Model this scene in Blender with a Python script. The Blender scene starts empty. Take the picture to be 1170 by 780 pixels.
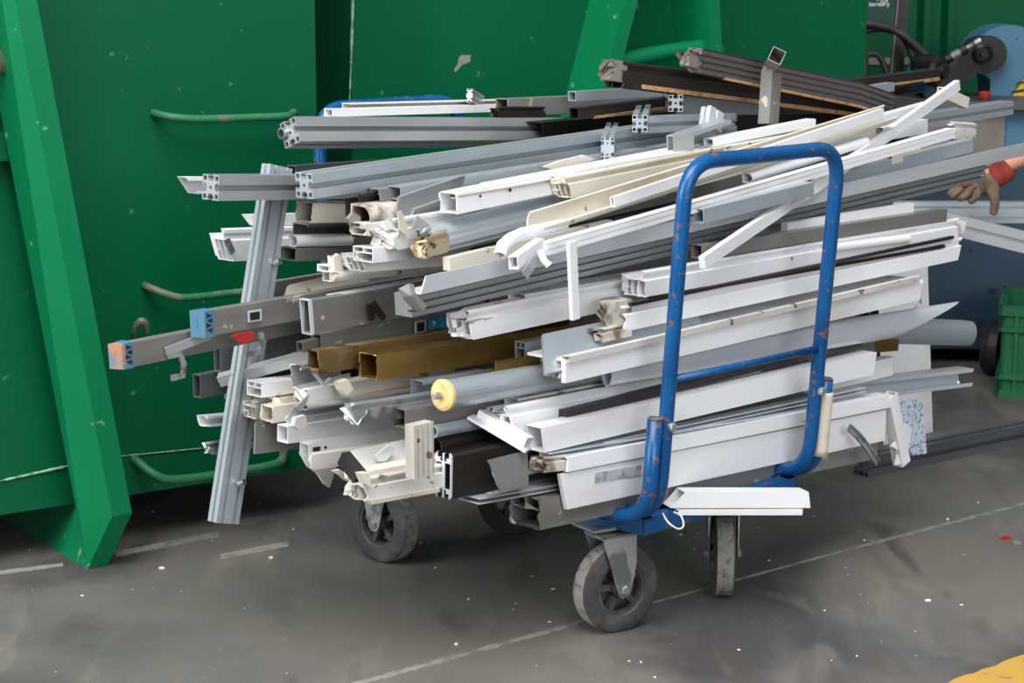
import bpy, bmesh, math, random
from mathutils import Vector, Matrix
random.seed(7)
C = bpy.context.scene.collection
V = Vector
# ------------------------------------------------------------------ camera model
F, H = 2350.0, 1.448
PITCH = math.atan(430 / F)
cp, sp = math.cos(PITCH), math.sin(PITCH)
cam = bpy.data.cameras.new('camera')
cam.sensor_width = 36; cam.lens = 36 * F / 1170
cam.clip_end = 200
co = bpy.data.objects.new('camera', cam); C.objects.link(co)
co.location = (0, 0, H); co.rotation_euler = (math.pi / 2 - PITCH, 0, 0)
cam.dof.use_dof = True; cam.dof.focus_distance = 4.7; cam.dof.aperture_fstop = 9
bpy.context.scene.camera = co
CAM = V((0, 0, H))

def ray(px, py):
    x, y = (px - 585) / F, (390 - py) / F
    return V((x, cp + y * sp, -sp + y * cp))
def on_z(px, py, z):
    r = ray(px, py); return CAM + r * ((z - H) / r.z)
def on_y(px, py, Y):
    r = ray(px, py); return CAM + r * (Y / r.y)
R2 = math.sqrt(.5)
U, W = V((R2, R2, 0)), V((-R2, R2, 0))          # trolley width direction, trolley length direction
P0 = on_z(735, 612, .235); P0.z = 0               # front left corner of the deck, on the floor
def on_t(px, py, t):
    r = ray(px, py); k = (t - (CAM - P0).dot(W)) / r.dot(W); return CAM + r * k
def tr(u, t, z): return P0 + U * u + W * t + V((0, 0, z))
def px2m(px, p):                                   # image pixels at the distance of p, in metres
    d = (p - CAM).dot(V((0, cp, -sp))); return px * d / F

# ------------------------------------------------------------------ materials
def lin(c):
    return tuple(((v / 255) / 12.92 if v / 255 <= .04045 else ((v / 255 + .055) / 1.055) ** 2.4) for v in c) + (1,)
MATS = {}
def mat(name, rgb, metal=0., rough=.5, dirt=None, amt=.5, width=.15, scale=6., streak=(1, 1, 1), var=.08, bump=0., spec=.5,
        dirt2=None, amt2=.62, scale2=30., streak2=(1, 1, 1), coat=0.):
    m = bpy.data.materials.new(name); m.use_nodes = True
    nt = m.node_tree; N = nt.nodes; L = nt.links
    b = N['Principled BSDF']; b.inputs['Metallic'].default_value = metal
    b.inputs['Specular IOR Level'].default_value = spec
    b.inputs['Coat Weight'].default_value = coat
    tc = N.new('ShaderNodeTexCoord'); oi = N.new('ShaderNodeObjectInfo')
    off = N.new('ShaderNodeVectorMath'); off.operation = 'SCALE'; off.inputs[0].default_value = (37, 11, 53)
    L.new(oi.outputs['Random'], off.inputs['Scale'])
    ad = N.new('ShaderNodeVectorMath'); ad.operation = 'ADD'
    L.new(tc.outputs['Object'], ad.inputs[0]); L.new(off.outputs[0], ad.inputs[1])
    def noise(sc, st, detail=5):
        mp = N.new('ShaderNodeMapping'); mp.inputs['Scale'].default_value = st
        L.new(ad.outputs[0], mp.inputs[0])
        n = N.new('ShaderNodeTexNoise'); n.inputs['Scale'].default_value = sc; n.inputs['Detail'].default_value = detail
        L.new(mp.outputs[0], n.inputs['Vector']); return n.outputs['Fac']
    hsv = N.new('ShaderNodeHueSaturation'); hsv.inputs['Color'].default_value = lin(rgb)
    mr = N.new('ShaderNodeMapRange'); mr.inputs['To Min'].default_value = 1 - var; mr.inputs['To Max'].default_value = 1 + var
    L.new(oi.outputs['Random'], mr.inputs['Value']); L.new(mr.outputs[0], hsv.inputs['Value'])
    col = hsv.outputs[0]
    fac1 = None
    for dd, am, sc, st, wd in ((dirt, amt, scale, streak, width), (dirt2, amt2, scale2, streak2, .03)):
        if dd is None: continue
        f = noise(sc, st)
        r = N.new('ShaderNodeMapRange'); r.inputs['From Min'].default_value = am; r.inputs['From Max'].default_value = am + wd
        r.clamp = True
        L.new(f, r.inputs['Value'])
        mx = N.new('ShaderNodeMix'); mx.data_type = 'RGBA'; mx.inputs['B'].default_value = lin(dd)
        L.new(r.outputs[0], mx.inputs['Factor']); L.new(col, mx.inputs['A']); col = mx.outputs['Result']; fac1 = r.outputs[0]
    L.new(col, b.inputs['Base Color'])
    rr = N.new('ShaderNodeMapRange'); rr.inputs['To Min'].default_value = max(.05, rough - .1); rr.inputs['To Max'].default_value = min(1, rough + .12)
    L.new(noise(scale * 1.7, streak), rr.inputs['Value']); L.new(rr.outputs[0], b.inputs['Roughness'])
    if bump:
        bp = N.new('ShaderNodeBump'); bp.inputs['Strength'].default_value = bump; bp.inputs['Distance'].default_value = .01
        L.new(noise(scale * 3, streak), bp.inputs['Height']); L.new(bp.outputs[0], b.inputs['Normal'])
    MATS[name] = m
    return m
LS = (.18, 1, 1)
mat('anod', (184, 193, 200), .5, .36, (148, 157, 163), .5, .3, 5, LS, .06)
mat('alu', (182, 185, 188), .55, .36, (134, 134, 132), .48, .3, 6, LS, .10)
mat('alu_dull', (150, 149, 147), .5, .45, (112, 106, 98), .45, .3, 7, LS, .10, dirt2=(205, 203, 198), amt2=.66, scale2=25)
mat('alu_bright', (222, 227, 234), .4, .3, (165, 168, 170), .5, .25, 5, LS, .05)
mat('alu_dark', (118, 121, 125), .5, .42, (82, 82, 84), .45, .3, 6, LS, .10)
mat('white', (236, 237, 240), 0, .38, (188, 184, 178), .55, .25, 5, (.3, 1, 1), .04, dirt2=(150, 143, 132), amt2=.70, scale2=18, streak2=(.3, 1, 1))
mat('white_dirty', (216, 214, 210), 0, .5, (168, 160, 150), .47, .25, 6, (.3, 1, 1), .06, dirt2=(122, 108, 92), amt2=.63, scale2=22)
mat('cream', (217, 211, 198), 0, .5, (178, 165, 145), .5, .25, 6, (.3, 1, 1), .06, dirt2=(128, 112, 92), amt2=.66, scale2=22)
mat('chamber', (200, 196, 188), 0, .55, (120, 100, 78), .45, .2, 30, (1, 1, 1), .06)
mat('brown_dark', (44, 38, 36), .35, .45, (76, 66, 60), .55, .2, 7, LS, .10)
mat('bronze', (86, 66, 40), .75, .35, (58, 45, 30), .45, .25, 8, LS, .08)
mat('gold', (168, 136, 74), .8, .3, (92, 72, 40), .42, .3, 9, (.08, 1.6, 1.6), .05)
mat('gold_dirty', (134, 110, 70), .6, .45, (186, 172, 146), .47, .22, 11, (.5, 1, 1), .05, dirt2=(96, 76, 46), amt2=.58, scale2=20)
mat('foam', (188, 146, 100), 0, .85, (150, 108, 68), .5, .2, 40, (1, 1, 1), .05, bump=.6)
mat('rubber', (52, 51, 52), 0, .5, (92, 90, 90), .55, .2, 14, LS, .05)
mat('gasket', (92, 88, 86), .3, .38, (104, 100, 98), .52, .2, 9, (.1, 1, 1), .05)
mat('black', (26, 26, 28), 0, .45, (48, 47, 46), .55, .2, 10)
mat('galv', (186, 192, 194), .75, .38, (134, 138, 140), .5, .1, 22, (1, 1, 1), .05)
mat('tyre', (62, 61, 61), 0, .8, (84, 82, 80), .5, .2, 18, (1, 1, 1), .05, bump=.25)
mat('tread', (150, 146, 140), 0, .9, (112, 108, 104), .5, .15, 60, (1, 1, 1), .03, bump=.5)
mat('hub', (66, 66, 69), 0, .5, (90, 88, 86), .5, .2, 20)
mat('bluepaint', (0, 80, 138), 0, .28, (0, 64, 118), .5, .2, 8, (1, 1, 1), .02, dirt2=(120, 84, 66), amt2=.62, scale2=48)
mat('wrap', (222, 212, 196), 0, .6, (184, 168, 146), .52, .2, 14, (1, 1, 1), .02, dirt2=(120, 104, 88), amt2=.68)
mat('skipgreen', (0, 88, 54), 0, .40, (0, 99, 63), .5, .3, 1.6, (1, 1, .4), .02, dirt2=(70, 122, 98), amt2=.70, scale2=26, bump=.03, spec=.25)
mat('ribgreen_lit', (4, 116, 72), 0, .42, (10, 124, 80), .5, .3, 2, (1, 1, 1), .02, dirt2=(110, 146, 124), amt2=.69, scale2=20, bump=.03, spec=.25)  # skip green made brighter, light falling on the ribs put into the colour
mat('rung', (40, 116, 78), 0, .5, (118, 116, 98), .5, .12, 14, (1, 1, 1), .02)
mat('weld', (148, 178, 150), 0, .6, (60, 130, 90), .5, .1, 50)
mat('machineblue', (72, 122, 152), .0, .45, (92, 138, 164), .5, .2, 4, (1, 1, .4), .03, dirt2=(70, 62, 56), amt2=.69, scale2=24)
mat('machinedark', (30, 56, 76), .0, .5, (38, 66, 88), .45, .25, 5, (1, 1, .3), .03, dirt2=(20, 30, 40), amt2=.68, scale2=16)
mat('motorblue', (42, 116, 176), 0, .4)
mat('grease', (34, 33, 35), .3, .35, (58, 56, 56), .55, .15, 14)
mat('yellow', (226, 184, 30), 0, .5)
mat('red', (176, 40, 34), 0, .4)
mat('capblue', (70, 122, 152), 0, .5, (104, 116, 122), .5, .15, 30, (1, 1, 1), .03)
mat('caporange', (166, 124, 98), 0, .6, (100, 130, 150), .5, .1, 30)
mat('labelblue', (30, 150, 200), 0, .4, (100, 184, 214), .6, .1, 40)
mat('capyellow', (232, 204, 142), 0, .5, (206, 168, 96), .52, .15, 14)
mat('skin', (202, 142, 116), 0, .5, (186, 118, 94), .5, .2, 20)
mat('glove', (124, 104, 84), 0, .85, (90, 74, 60), .48, .2, 18, (1, 1, 1), .02, bump=.4)
mat('glovered', (158, 52, 42), 0, .8, (110, 40, 34), .5, .2, 18)
mat('crate', (18, 104, 62), 0, .45, (12, 84, 50), .5, .2, 5)
mat('granite', (198, 208, 224), 0, .5, (128, 144, 172), .5, .06, 130, (1, 1, 1), 0, dirt2=(236, 240, 246), amt2=.6, scale2=150)
mat('tape', (196, 200, 204), .2, .25, (150, 154, 158), .5, .15, 40)
mat('signgreen', (10, 78, 62), 0, .4)
mat('lettering', (226, 234, 232), 0, .5)
mat('greybrown', (140, 132, 124), .2, .6, (116, 108, 100), .5, .2, 8)
mat('yellowpaint', (192, 150, 66), 0, .7, (186, 144, 60), .5, .2, 14, (1, 1, 1), 0, dirt2=(128, 118, 98), amt2=.66, scale2=14)
mat('fadedline', (142, 140, 134), 0, .8, (116, 114, 110), .48, .15, 18, (1, 1, 1), 0)
mat('debris', (228, 226, 220), 0, .7)
mat('rust', (120, 70, 46), .2, .7)
mat('glass_dark', (40, 48, 52), .1, .2)

def floor_mat():
    m = bpy.data.materials.new('concrete'); m.use_nodes = True
    nt = m.node_tree; N, L = nt.nodes, nt.links; b = N['Principled BSDF']
    tc = N.new('ShaderNodeTexCoord')
    def noise(sc, st=(1, 1, 1), det=6, rot=0., dist=0.):
        mp = N.new('ShaderNodeMapping'); mp.inputs['Scale'].default_value = st; mp.inputs['Rotation'].default_value = (0, 0, rot)
        L.new(tc.outputs['Object'], mp.inputs[0])
        n = N.new('ShaderNodeTexNoise'); n.inputs['Scale'].default_value = sc; n.inputs['Detail'].default_value = det
        n.inputs['Distortion'].default_value = dist
        L.new(mp.outputs[0], n.inputs['Vector']); return n.outputs['Fac']
    def rng(f, a, c):
        r = N.new('ShaderNodeMapRange'); r.inputs['From Min'].default_value = a; r.inputs['From Max'].default_value = c; r.clamp = True
        L.new(f, r.inputs['Value']); return r.outputs[0]
    def mix(a, bb, f):
        x = N.new('ShaderNodeMix'); x.data_type = 'RGBA'; L.new(f, x.inputs['Factor'])
        (L.new(a, x.inputs['A']) if hasattr(a, 'is_linked') else setattr(x.inputs['A'], 'default_value', a))
        x.inputs['B'].default_value = bb; return x.outputs['Result']
    col = mix(lin((112, 108, 102)), lin((92, 91, 91)), rng(noise(1.3), .38, .62))
    col = mix(col, lin((72, 70, 70)), rng(noise(1.7, (1, .5, 1), 9, .7, .5), .52, .64))      # old stains
    col = mix(col, lin((126, 122, 113)), rng(noise(6, (1, .3, 1), 10, .7, .8), .54, .85))   # worn pale scuffs
    col = mix(col, lin((76, 72, 68)), rng(noise(8, (1, .25, 1), 10, -.8, .6), .58, .80))
    col = mix(col, lin((160, 158, 152)), rng(noise(90), .70, .76))
    L.new(col, b.inputs['Base Color'])
    L.new(rng(noise(3), -.25, 1.0), b.inputs['Roughness'])
    b.inputs['Specular IOR Level'].default_value = .35
    bp = N.new('ShaderNodeBump'); bp.inputs['Strength'].default_value = .12; bp.inputs['Distance'].default_value = .004
    L.new(noise(60), bp.inputs['Height']); L.new(bp.outputs[0], b.inputs['Normal'])
    MATS['concrete'] = m
floor_mat()

# ------------------------------------------------------------------ object helpers
def link(name, bm, m, parent=None, mw=None, smooth=False, recalc=True):
    if recalc: bmesh.ops.recalc_face_normals(bm, faces=bm.faces[:])
    me = bpy.data.meshes.new(name)
    if mw is not None: bm.transform(mw.inverted())
    bm.to_mesh(me); bm.free()
    mm = m if isinstance(m, (list, tuple)) else [m]
    for x in mm: me.materials.append(MATS[x])
    if smooth:
        for p in me.polygons: p.use_smooth = True
    o = bpy.data.objects.new(name, me); C.objects.link(o)
    if mw is not None: o.matrix_world = mw
    if parent is not None:
        bpy.context.view_layer.update()
        o.parent = parent; o.matrix_parent_inverse = pworld(parent).inverted()
    return o
def pworld(o):
    m = o.matrix_basis.copy()
    while o.parent is not None:
        m = o.parent.matrix_basis @ o.matrix_parent_inverse @ m if False else pworld(o.parent) @ o.matrix_parent_inverse @ o.matrix_basis
        return m
    return m
def tag(o, label=None, cat=None, group=None, kind=None):
    if label: o['label'] = label
    if cat: o['category'] = cat
    if group: o['group'] = group
    if kind: o['kind'] = kind
    return o
def empty(name, loc, label, cat, group=None):
    o = bpy.data.objects.new(name, None); C.objects.link(o); o.location = loc; o.empty_display_size = .1
    return tag(o, label, cat, group)

def prism(bm, pts, vec):                       # polygon extruded along a vector
    a = [bm.verts.new(p) for p in pts]; b = [bm.verts.new(V(p) + vec) for p in pts]
    n = len(pts)
    bm.faces.new(a); bm.faces.new(b[::-1])
    for i in range(n): bm.faces.new((a[i], a[(i + 1) % n], b[(i + 1) % n], b[i]))
def obox(bm, o, x, y, z):                      # box from a corner and three edge vectors
    prism(bm, [o, o + x, o + x + y, o + y], z)
def tube_bm(pts, r, seg=14, sub=6, bm=None, rads=None, cap=True, hole=0):
    bm = bm or bmesh.new()
    P = [V(p) for p in pts]
    if sub > 1 and len(P) > 2:
        out = []; R = []
        for i in range(len(P) - 1):
            p0 = P[max(i - 1, 0)]; p1 = P[i]; p2 = P[i + 1]; p3 = P[min(i + 2, len(P) - 1)]
            for k in range(sub):
                s = k / sub
                out.append(.5 * ((2 * p1) + (p2 - p0) * s + (2 * p0 - 5 * p1 + 4 * p2 - p3) * s * s + (3 * p1 - p0 - 3 * p2 + p3) * s ** 3))
                if rads: R.append(rads[i] * (1 - s) + rads[i + 1] * s)
        out.append(P[-1])
        if rads: R.append(rads[-1])
        P = out; rads = R if rads else None
    up = V((.13, .21, .97)).normalized(); rings = []
    n0 = None
    for i, p in enumerate(P):
        d = (P[min(i + 1, len(P) - 1)] - P[max(i - 1, 0)]).normalized()
        if n0 is None:
            n0 = up - d * up.dot(d)
            if n0.length < .1: n0 = V((1, 0, 0)) - d * d.x
        n0 = (n0 - d * n0.dot(d)).normalized(); b = d.cross(n0)
        rr = rads[i] if rads else r
        rings.append([bm.verts.new(p + n0 * rr * math.cos(a) + b * rr * math.sin(a)) for a in (2 * math.pi * k / seg for k in range(seg))])
    for a, b in zip(rings, rings[1:]):
        for k in range(seg): bm.faces.new((a[k], a[(k + 1) % seg], b[(k + 1) % seg], b[k]))
    if cap: bm.faces.new(rings[0][::-1]); bm.faces.new(rings[-1])
    return bm
def fillet(pts, r, n=6):                       # polyline with rounded corners
    P = [V(p) for p in pts]; out = [P[0]]
    for i in range(1, len(P) - 1):
        a = (P[i - 1] - P[i]).normalized(); b = (P[i + 1] - P[i]).normalized()
        rr = r[i - 1] if isinstance(r, (list, tuple)) else r
        ang = a.angle(b); k = rr / math.tan(ang / 2)
        s, e = P[i] + a * k, P[i] + b * k
        for j in range(n + 1):
            q = j / n
            out.append(s * (1 - q) ** 2 + P[i] * 2 * q * (1 - q) + e * q * q)
    out.append(P[-1]); return out
def lathe_bm(prof, axis_o, axis_d, seg=40, bm=None):   # prof: (distance along the axis, radius)
    bm = bm or bmesh.new(); d = V(axis_d).normalized()
    n = V((0, 0, 1)) - d * d.z
    if n.length < .1: n = V((1, 0, 0)) - d * d.x
    n.normalize(); b = d.cross(n); rings = []
    for (s, r) in prof:
        c = V(axis_o) + d * s
        if r < 1e-6: rings.append([bm.verts.new(c)])
        else: rings.append([bm.verts.new(c + (n * math.cos(a) + b * math.sin(a)) * r) for a in (2 * math.pi * k / seg for k in range(seg))])
    for a, q in zip(rings, rings[1:]):
        for k in range(seg):
            k2 = (k + 1) % seg
            if len(a) == 1 and len(q) == 1: continue
            if len(a) == 1: bm.faces.new((a[0], q[k2], q[k]))
            elif len(q) == 1: bm.faces.new((a[k], a[k2], q[0]))
            else: bm.faces.new((a[k], a[k2], q[k2], q[k]))
    return bm

# ------------------------------------------------------------------ profile sections: (a, b), a = 0 is the front face and runs back to -D, b up
def rect(a0, a1, b0, b1): return [(a0, b0), (a1, b0), (a1, b1), (a0, b1)]
def s_box(h, D, w=.0019): return [rect(-D, 0, -h / 2, h / 2), rect(-D + w, -w, -h / 2 + w, h / 2 - w)]
def s_box2(h, D, w=.0018):
    m = h * .12
    return [rect(-D, 0, -h / 2, h / 2), rect(-D + w, -w, -h / 2 + w, m - w / 2), rect(-D + w, -D * .5 - w / 2, m + w / 2, h / 2 - w), rect(-D * .5 + w / 2, -w, m + w / 2, h / 2 - w)]
def s_solid(h, D): return [rect(-D, 0, -h / 2, h / 2)]
def s_chan(h, D, w=.0022):                      # open to the front, with lips
    l = h * .2
    return [[(0, -h / 2), (0, -h / 2 + l), (-w, -h / 2 + l), (-w, -h / 2 + w), (-D + w, -h / 2 + w), (-D + w, h / 2 - w), (-w, h / 2 - w), (-w, h / 2 - l), (0, h / 2 - l), (0, h / 2), (-D, h / 2), (-D, -h / 2)]]
def s_cup(h, D, w=.003):                       # open to the top
    return [[(0, h / 2), (-w, h / 2), (-w, -h / 2 + w), (-D + w, -h / 2 + w), (-D + w, h / 2), (-D, h / 2), (-D, -h / 2), (0, -h / 2)]]
def s_tray(h, D, w=.006):                      # front lip and top plate
    return [[(0, -h / 2), (0, h / 2 - .008), (-.006, h / 2), (-D, h / 2), (-D, h / 2 - w), (-.012, h / 2 - w), (-.012, -h / 2)]]
def s_ell(h, D, w=.004):                       # front web and bottom flange
    return [[(0, -h / 2), (0, h / 2), (-w, h / 2), (-w, -h / 2 + w), (-D, -h / 2 + w), (-D, -h / 2)]]
def s_sash(h, D, w=.002):                     # stepped, chambered window profile with a flange
    y = h * .16; z = -h / 2
    out = [(0, z), (0, y - .002), (-.003, y), (-D * .16, y), (-D * .16, h * .36), (-D * .16 + .006, h * .36), (-D * .16 + .006, h / 2 - .003), (-D * .16 + .003, h / 2), (-D * .16 - .004, h / 2),
           (-D * .16 - .004, y + .004), (-D * .8, y), (-D * .8, h * .3), (-D, h * .3), (-D, z + h * .1), (-D * .9, z + h * .1), (-D * .9, z)]
    lo, hi = z + w, y - w
    return [out, rect(-D * .30, -w, lo, hi), rect(-D * .58, -D * .30 - w, lo, hi), rect(-D * .78, -D * .58 - w, lo, lo + (hi - lo) * .45), rect(-D * .78, -D * .58 - w, lo + (hi - lo) * .45 + w, hi)]
def s_ribbed(h, D, n=4, g=.35):
    pts = [(-D, -h / 2)]
    s = h / n; dp = min(D * .35, s * (.8 if D >= .045 else .3))
    for i in range(n):
        b = -h / 2 + i * s
        pts += [(0, b), (0, b + s * (1 - g)), (-dp, b + s * (1 - g) + s * .03), (-dp, b + s * .97)]
    pts += [(0, h / 2 - .0005), (0, h / 2), (-D, h / 2)]
    return [pts]
def s_tslot(h, D, nb=1):                       # slotted extrusion; nb slots on the tall sides
    s = h / nb if nb > 1 else min(h, D); ha, hb = D / 2, h / 2; x = s / 2
    g, T, l, dp = .23 * x, .43 * x, .13 * x, .50 * x
    def side(half, cs, sgn, perp):
        o = []
        for c in cs: o += [(half, c - g), (half - l, c - g), (half - l, c - T), (half - dp, c - T * .5), (half - dp, c + T * .5), (half - l, c + T), (half - l, c + g), (half, c + g)]
        return o
    cb = [(-hb + s * (i + .5)) for i in range(nb)] if nb > 1 else [0]
    out = []
    out += [(ha, -hb)] + [(p, q) for p, q in side(ha, cb, 1, 0)]
    out += [(ha, hb)] + [(-q, p) for p, q in side(hb, [0], 1, 0)]
    out += [(-ha, hb)] + [(-p, -q) for p, q in side(ha, cb, 1, 0)]
    out += [(-ha, -hb)] + [(q, -p) for p, q in side(hb, [0], 1, 0)]
    out = [(p - D / 2, q) for p, q in out]
    holes = []
    k = .185 * x
    for sa in (-1, 1):
        for sb in (-1, 1):
            ca, cbb = sa * (ha - .29 * x) - D / 2, sb * (hb - .29 * x)
            holes.append(rect(ca - k, ca + k, cbb - k, cbb + k))
    for c in cb: holes.append([(-D / 2 + .16 * x * math.cos(a), c + .16 * x * math.sin(a)) for a in (2 * math.pi * i / 8 for i in range(8))])
    return [out] + holes
def s_tslot2(h, D): return s_tslot(h, D, 2)
def s_round(h, D, w=.003):
    r = h / 2; ring = lambda q: [(-r + q * math.cos(a), q * math.sin(a)) for a in (2 * math.pi * i / 26 for i in range(26))]
    return [ring(r), ring(r - w)]
def s_ellipse(h, D, w=.003):
    ring = lambda q: [(-D / 2 + (D / 2 - q) * math.cos(a), (h / 2 - q) * math.sin(a)) for a in (2 * math.pi * i / 28 for i in range(28))]
    return [ring(0), ring(w)]
def s_dome(h, D, w=.002):                      # half round towards the front, hollow
    def ring(q):
        o = [(-D + q, -h / 2 + q)]
        for i in range(13):
            a = -math.pi / 2 + math.pi * i / 12
            o.append((-D * .45 + (D * .45 - q) * math.cos(a), (h / 2 - q) * math.sin(a)))
        return o + [(-D + q, h / 2 - q)]
    return [ring(0), ring(w)]
def s_fluted(h, D, w=.003):                    # half round front with shallow flutes
    o = [(-D, -h / 2)]
    for i in range(25):
        a = -math.pi / 2 + math.pi * i / 24
        f = 1 - (.10 if i % 6 in (2, 3) else 0)
        o.append((-D * .5 + D * .5 * math.cos(a) * f, h / 2 * math.sin(a)))
    return [o + [(-D, h / 2)], rect(-D + w, -D * .6, -h / 2 + w * 2, h / 2 - w * 2)]
def s_gutter(h, D, w=.004):                    # rounded shell open to the top
    o, q = [], []
    for i in range(13):
        a = math.pi * i / 12
        o.append((-D / 2 + D / 2 * math.cos(a), h / 2 - h * math.sin(a)))
        q.append((-D / 2 + (D / 2 - w) * math.cos(a), h / 2 - (h - w) * math.sin(a)))
    return [o + q[::-1]]
def s_aitch(h, D, w=.0022):                    # H section with lipped ends and two side chambers
    k = D * .3; m = h * .2
    out = [(0, -h / 2 + .006), (-k * .4, -h / 2), (-k * .4, -h / 2 + m * .6), (-k, -h / 2 + m * .6), (-k, -h / 2 + m), (-D / 2 + w, -h / 2 + m), (-D / 2 + w, -h / 2 + .002), (-D / 2 - w, -h / 2 + .002), (-D / 2 - w, -h / 2 + m), (-D + k, -h / 2 + m),
           (-D + k, -h / 2 + m * .6), (-D + k * .4, -h / 2 + m * .6), (-D + k * .4, -h / 2), (-D, -h / 2 + .006)]
    out = out + [(p, -q) for p, q in out[::-1]]
    return [out, rect(-D / 2 + 2 * w, -w, -h / 2 + m + w, h / 2 - m - w), rect(-D + w, -D / 2 - 2 * w, -h / 2 + m + w, h / 2 - m - w)]
SEC = {k[2:]: f for k, f in globals().items() if k.startswith('s_')}

def frames_for(pts, A0):
    out = []
    n = len(pts)
    for i, p in enumerate(pts):
        d = (pts[min(i + 1, n - 1)] - pts[max(i - 1, 0)]).normalized()
        A = (A0 - d * A0.dot(d)).normalized(); out.append((p, d, A, A.cross(d) * -1 if False else d.cross(A) * -1))
    return out
def dens(loop, step):
    o = []
    for i, p in enumerate(loop):
        q = loop[(i + 1) % len(loop)]; L = math.hypot(q[0] - p[0], q[1] - p[1]); k = max(1, int(L / step))
        for j in range(k): o.append((p[0] + (q[0] - p[0]) * j / k, p[1] + (q[1] - p[1]) * j / k))
    return o
def profile(name, pts, sec, h, D, m, parent=None, ref=None, roll=0, rag=(0, 0), mit=(0, 0), mita=(0, 0), flip=False, center=False, smooth=False, segs=1, bow=0., w=None):
    """A length of profile through world points pts, front face centre on the points."""
    A0 = ref if ref is not None else -W
    loops = SEC[sec](h, D) if w is None else SEC[sec](h, D, w)
    if center: loops = [[(a + D / 2, b) for a, b in lp] for lp in loops]
    if rag[0] or rag[1]: loops = [dens(lp, .008) for lp in loops]
    pts = [V(p) for p in pts]
    if segs > 1 and len(pts) == 2:
        p, q = pts; pts = [p.lerp(q, i / segs) for i in range(segs + 1)]
        for i, x in enumerate(pts): x.z += bow * math.sin(math.pi * i / segs)
    fr = frames_for(pts, A0)
    cr, sr = math.cos(math.radians(roll)), math.sin(math.radians(roll))
    bm = bmesh.new(); rows = []
    rnd = random.Random(sum(map(ord, name)) % 1000 + int(pts[0].x * 1e4) % 977)
    for i, (p, d, A, B) in enumerate(fr):
        if B.z < 0 and abs(d.z) < .8: B = -B
        A2 = A * cr + B * sr; B2 = B * cr - A * sr
        first, last = i == 0, i == len(fr) - 1
        row = []
        for lp in loops:
            r = []
            jit = 0
            for k, (a, b) in enumerate(lp):
                sh = 0
                e = 0 if first else 1 if last else None
                if e is not None:
                    sg = -1 if first else 1
                    sh = sg * (mit[e] * b + mita[e] * a)
                    if rag[e]:
                        jit = .5 * jit + rnd.uniform(-1, 1) * rag[e]
                        sh += jit
                r.append(bm.verts.new(p + A2 * a + B2 * b + d * sh))
            row.append(r)
        rows.append(row)
    for a, b in zip(rows, rows[1:]):
        for la, lb in zip(a, b):
            n = len(la)
            for k in range(n): bm.faces.new((la[k], la[(k + 1) % n], lb[(k + 1) % n], lb[k]))
    bm.edges.ensure_lookup_table()
    for row in (rows[0], rows[-1]):
        es = []
        for lp in row:
            n = len(lp)
            for k in range(n):
                e = bm.edges.get((lp[k], lp[(k + 1) % n]))
                if e: es.append(e)
        bmesh.ops.triangle_fill(bm, edges=es, use_beauty=True)
    d = (pts[-1] - pts[0]).normalized(); A = fr[0][2]; A = (A - d * A.dot(d)).normalized(); B = d.cross(A)
    mw = Matrix.Translation(pts[0]) @ Matrix((d, A, B)).transposed().to_4x4()
    return link(name, bm, m, parent, mw, smooth)

# ------------------------------------------------------------------ the setting
bm = bmesh.new(); obox(bm, V((-14, -6, -.1)), V((30, 0, 0)), V((0, 24, 0)), V((0, 0, .1)))
tag(link('floor', bm, 'concrete'), kind='structure')
bm = bmesh.new(); obox(bm, V((-14, 12, 0)), V((30, 0, 0)), V((0, .2, 0)), V((0, 0, 6.5)))
tag(link('wall_back', bm, 'greybrown'), kind='structure')
def floor_patch(name, poly, m, z=.0015):
    bm = bmesh.new(); prism(bm, [on_z(x, y, 0) for x, y in poly], V((0, 0, z)))
    return tag(link(name, bm, m), kind='structure')
rj = random.Random(3)
def strip(name, a, b, wpx, m, seg=60, wob=.6, z=.0012):
    top, bot = [], []
    for i in range(seg + 1):
        q = i / seg; x = a[0] + (b[0] - a[0]) * q; y = a[1] + (b[1] - a[1]) * q; w = wpx * rj.uniform(1 - wob, 1 + wob * .6)
        top.append((x, y - w / 2)); bot.append((x, y + w / 2 + rj.uniform(0, .4)))
    return floor_patch(name, top + bot[::-1], m, z)
strip('floor_joint', (380, 789), (662, 711), 4.6, 'fadedline')
strip('floor_joint', (662, 711), (960, 630), 1.8, 'fadedline')
strip('floor_joint', (960, 630), (1190, 570), 2.8, 'fadedline')
strip('floor_marking', (132, 633), (250, 610), 6, 'fadedline', 24, .2)
strip('floor_marking', (252, 636), (330, 621), 6, 'fadedline', 20, .2)
strip('floor_marking', (0, 654), (72, 645), 4, 'fadedline', 20, .3)
yp = [(1078, 784), (1090, 776), (1104, 771), (1112, 770), (1122, 765), (1138, 761), (1146, 756), (1160, 751), (1185, 744), (1230, 800), (1080, 800)]
floor_patch('floor_marking', yp, 'yellowpaint')
bm = bmesh.new()
rd = random.Random(11)
for i in range(95):
    x, y = rd.uniform(20, 1160), rd.uniform(570, 775)
    if 150 < x < 700 and y > 690 and rd.random() < .6: continue
    if x > 850 and rd.random() < .3: y = rd.uniform(560, 700)
    p = on_z(x, y, 0); s = rd.choice((.0008, .001, .0013, .0022)); a = rd.uniform(0, 3); e = V((math.cos(a), math.sin(a), 0))
    obox(bm, p - e * s, e * s * 2 * rd.uniform(.8, 2), V((-e.y, e.x, 0)) * s * 1.3, V((0, 0, s * .8)))
for x, y, l in ((520, 737, .006), (470, 588, .010), (1058, 687, .012), (182, 650, .012), (308, 638, .008), (1082, 594, .006)):
    p = on_z(x, y, 0); obox(bm, p, V((l, .002, 0)), V((-.002, .006, 0)), V((0, 0, .004)))
tag(link('debris', bm, 'debris'), 'small pale crumbs and chips scattered over the concrete floor', 'debris', kind='stuff')
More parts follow.
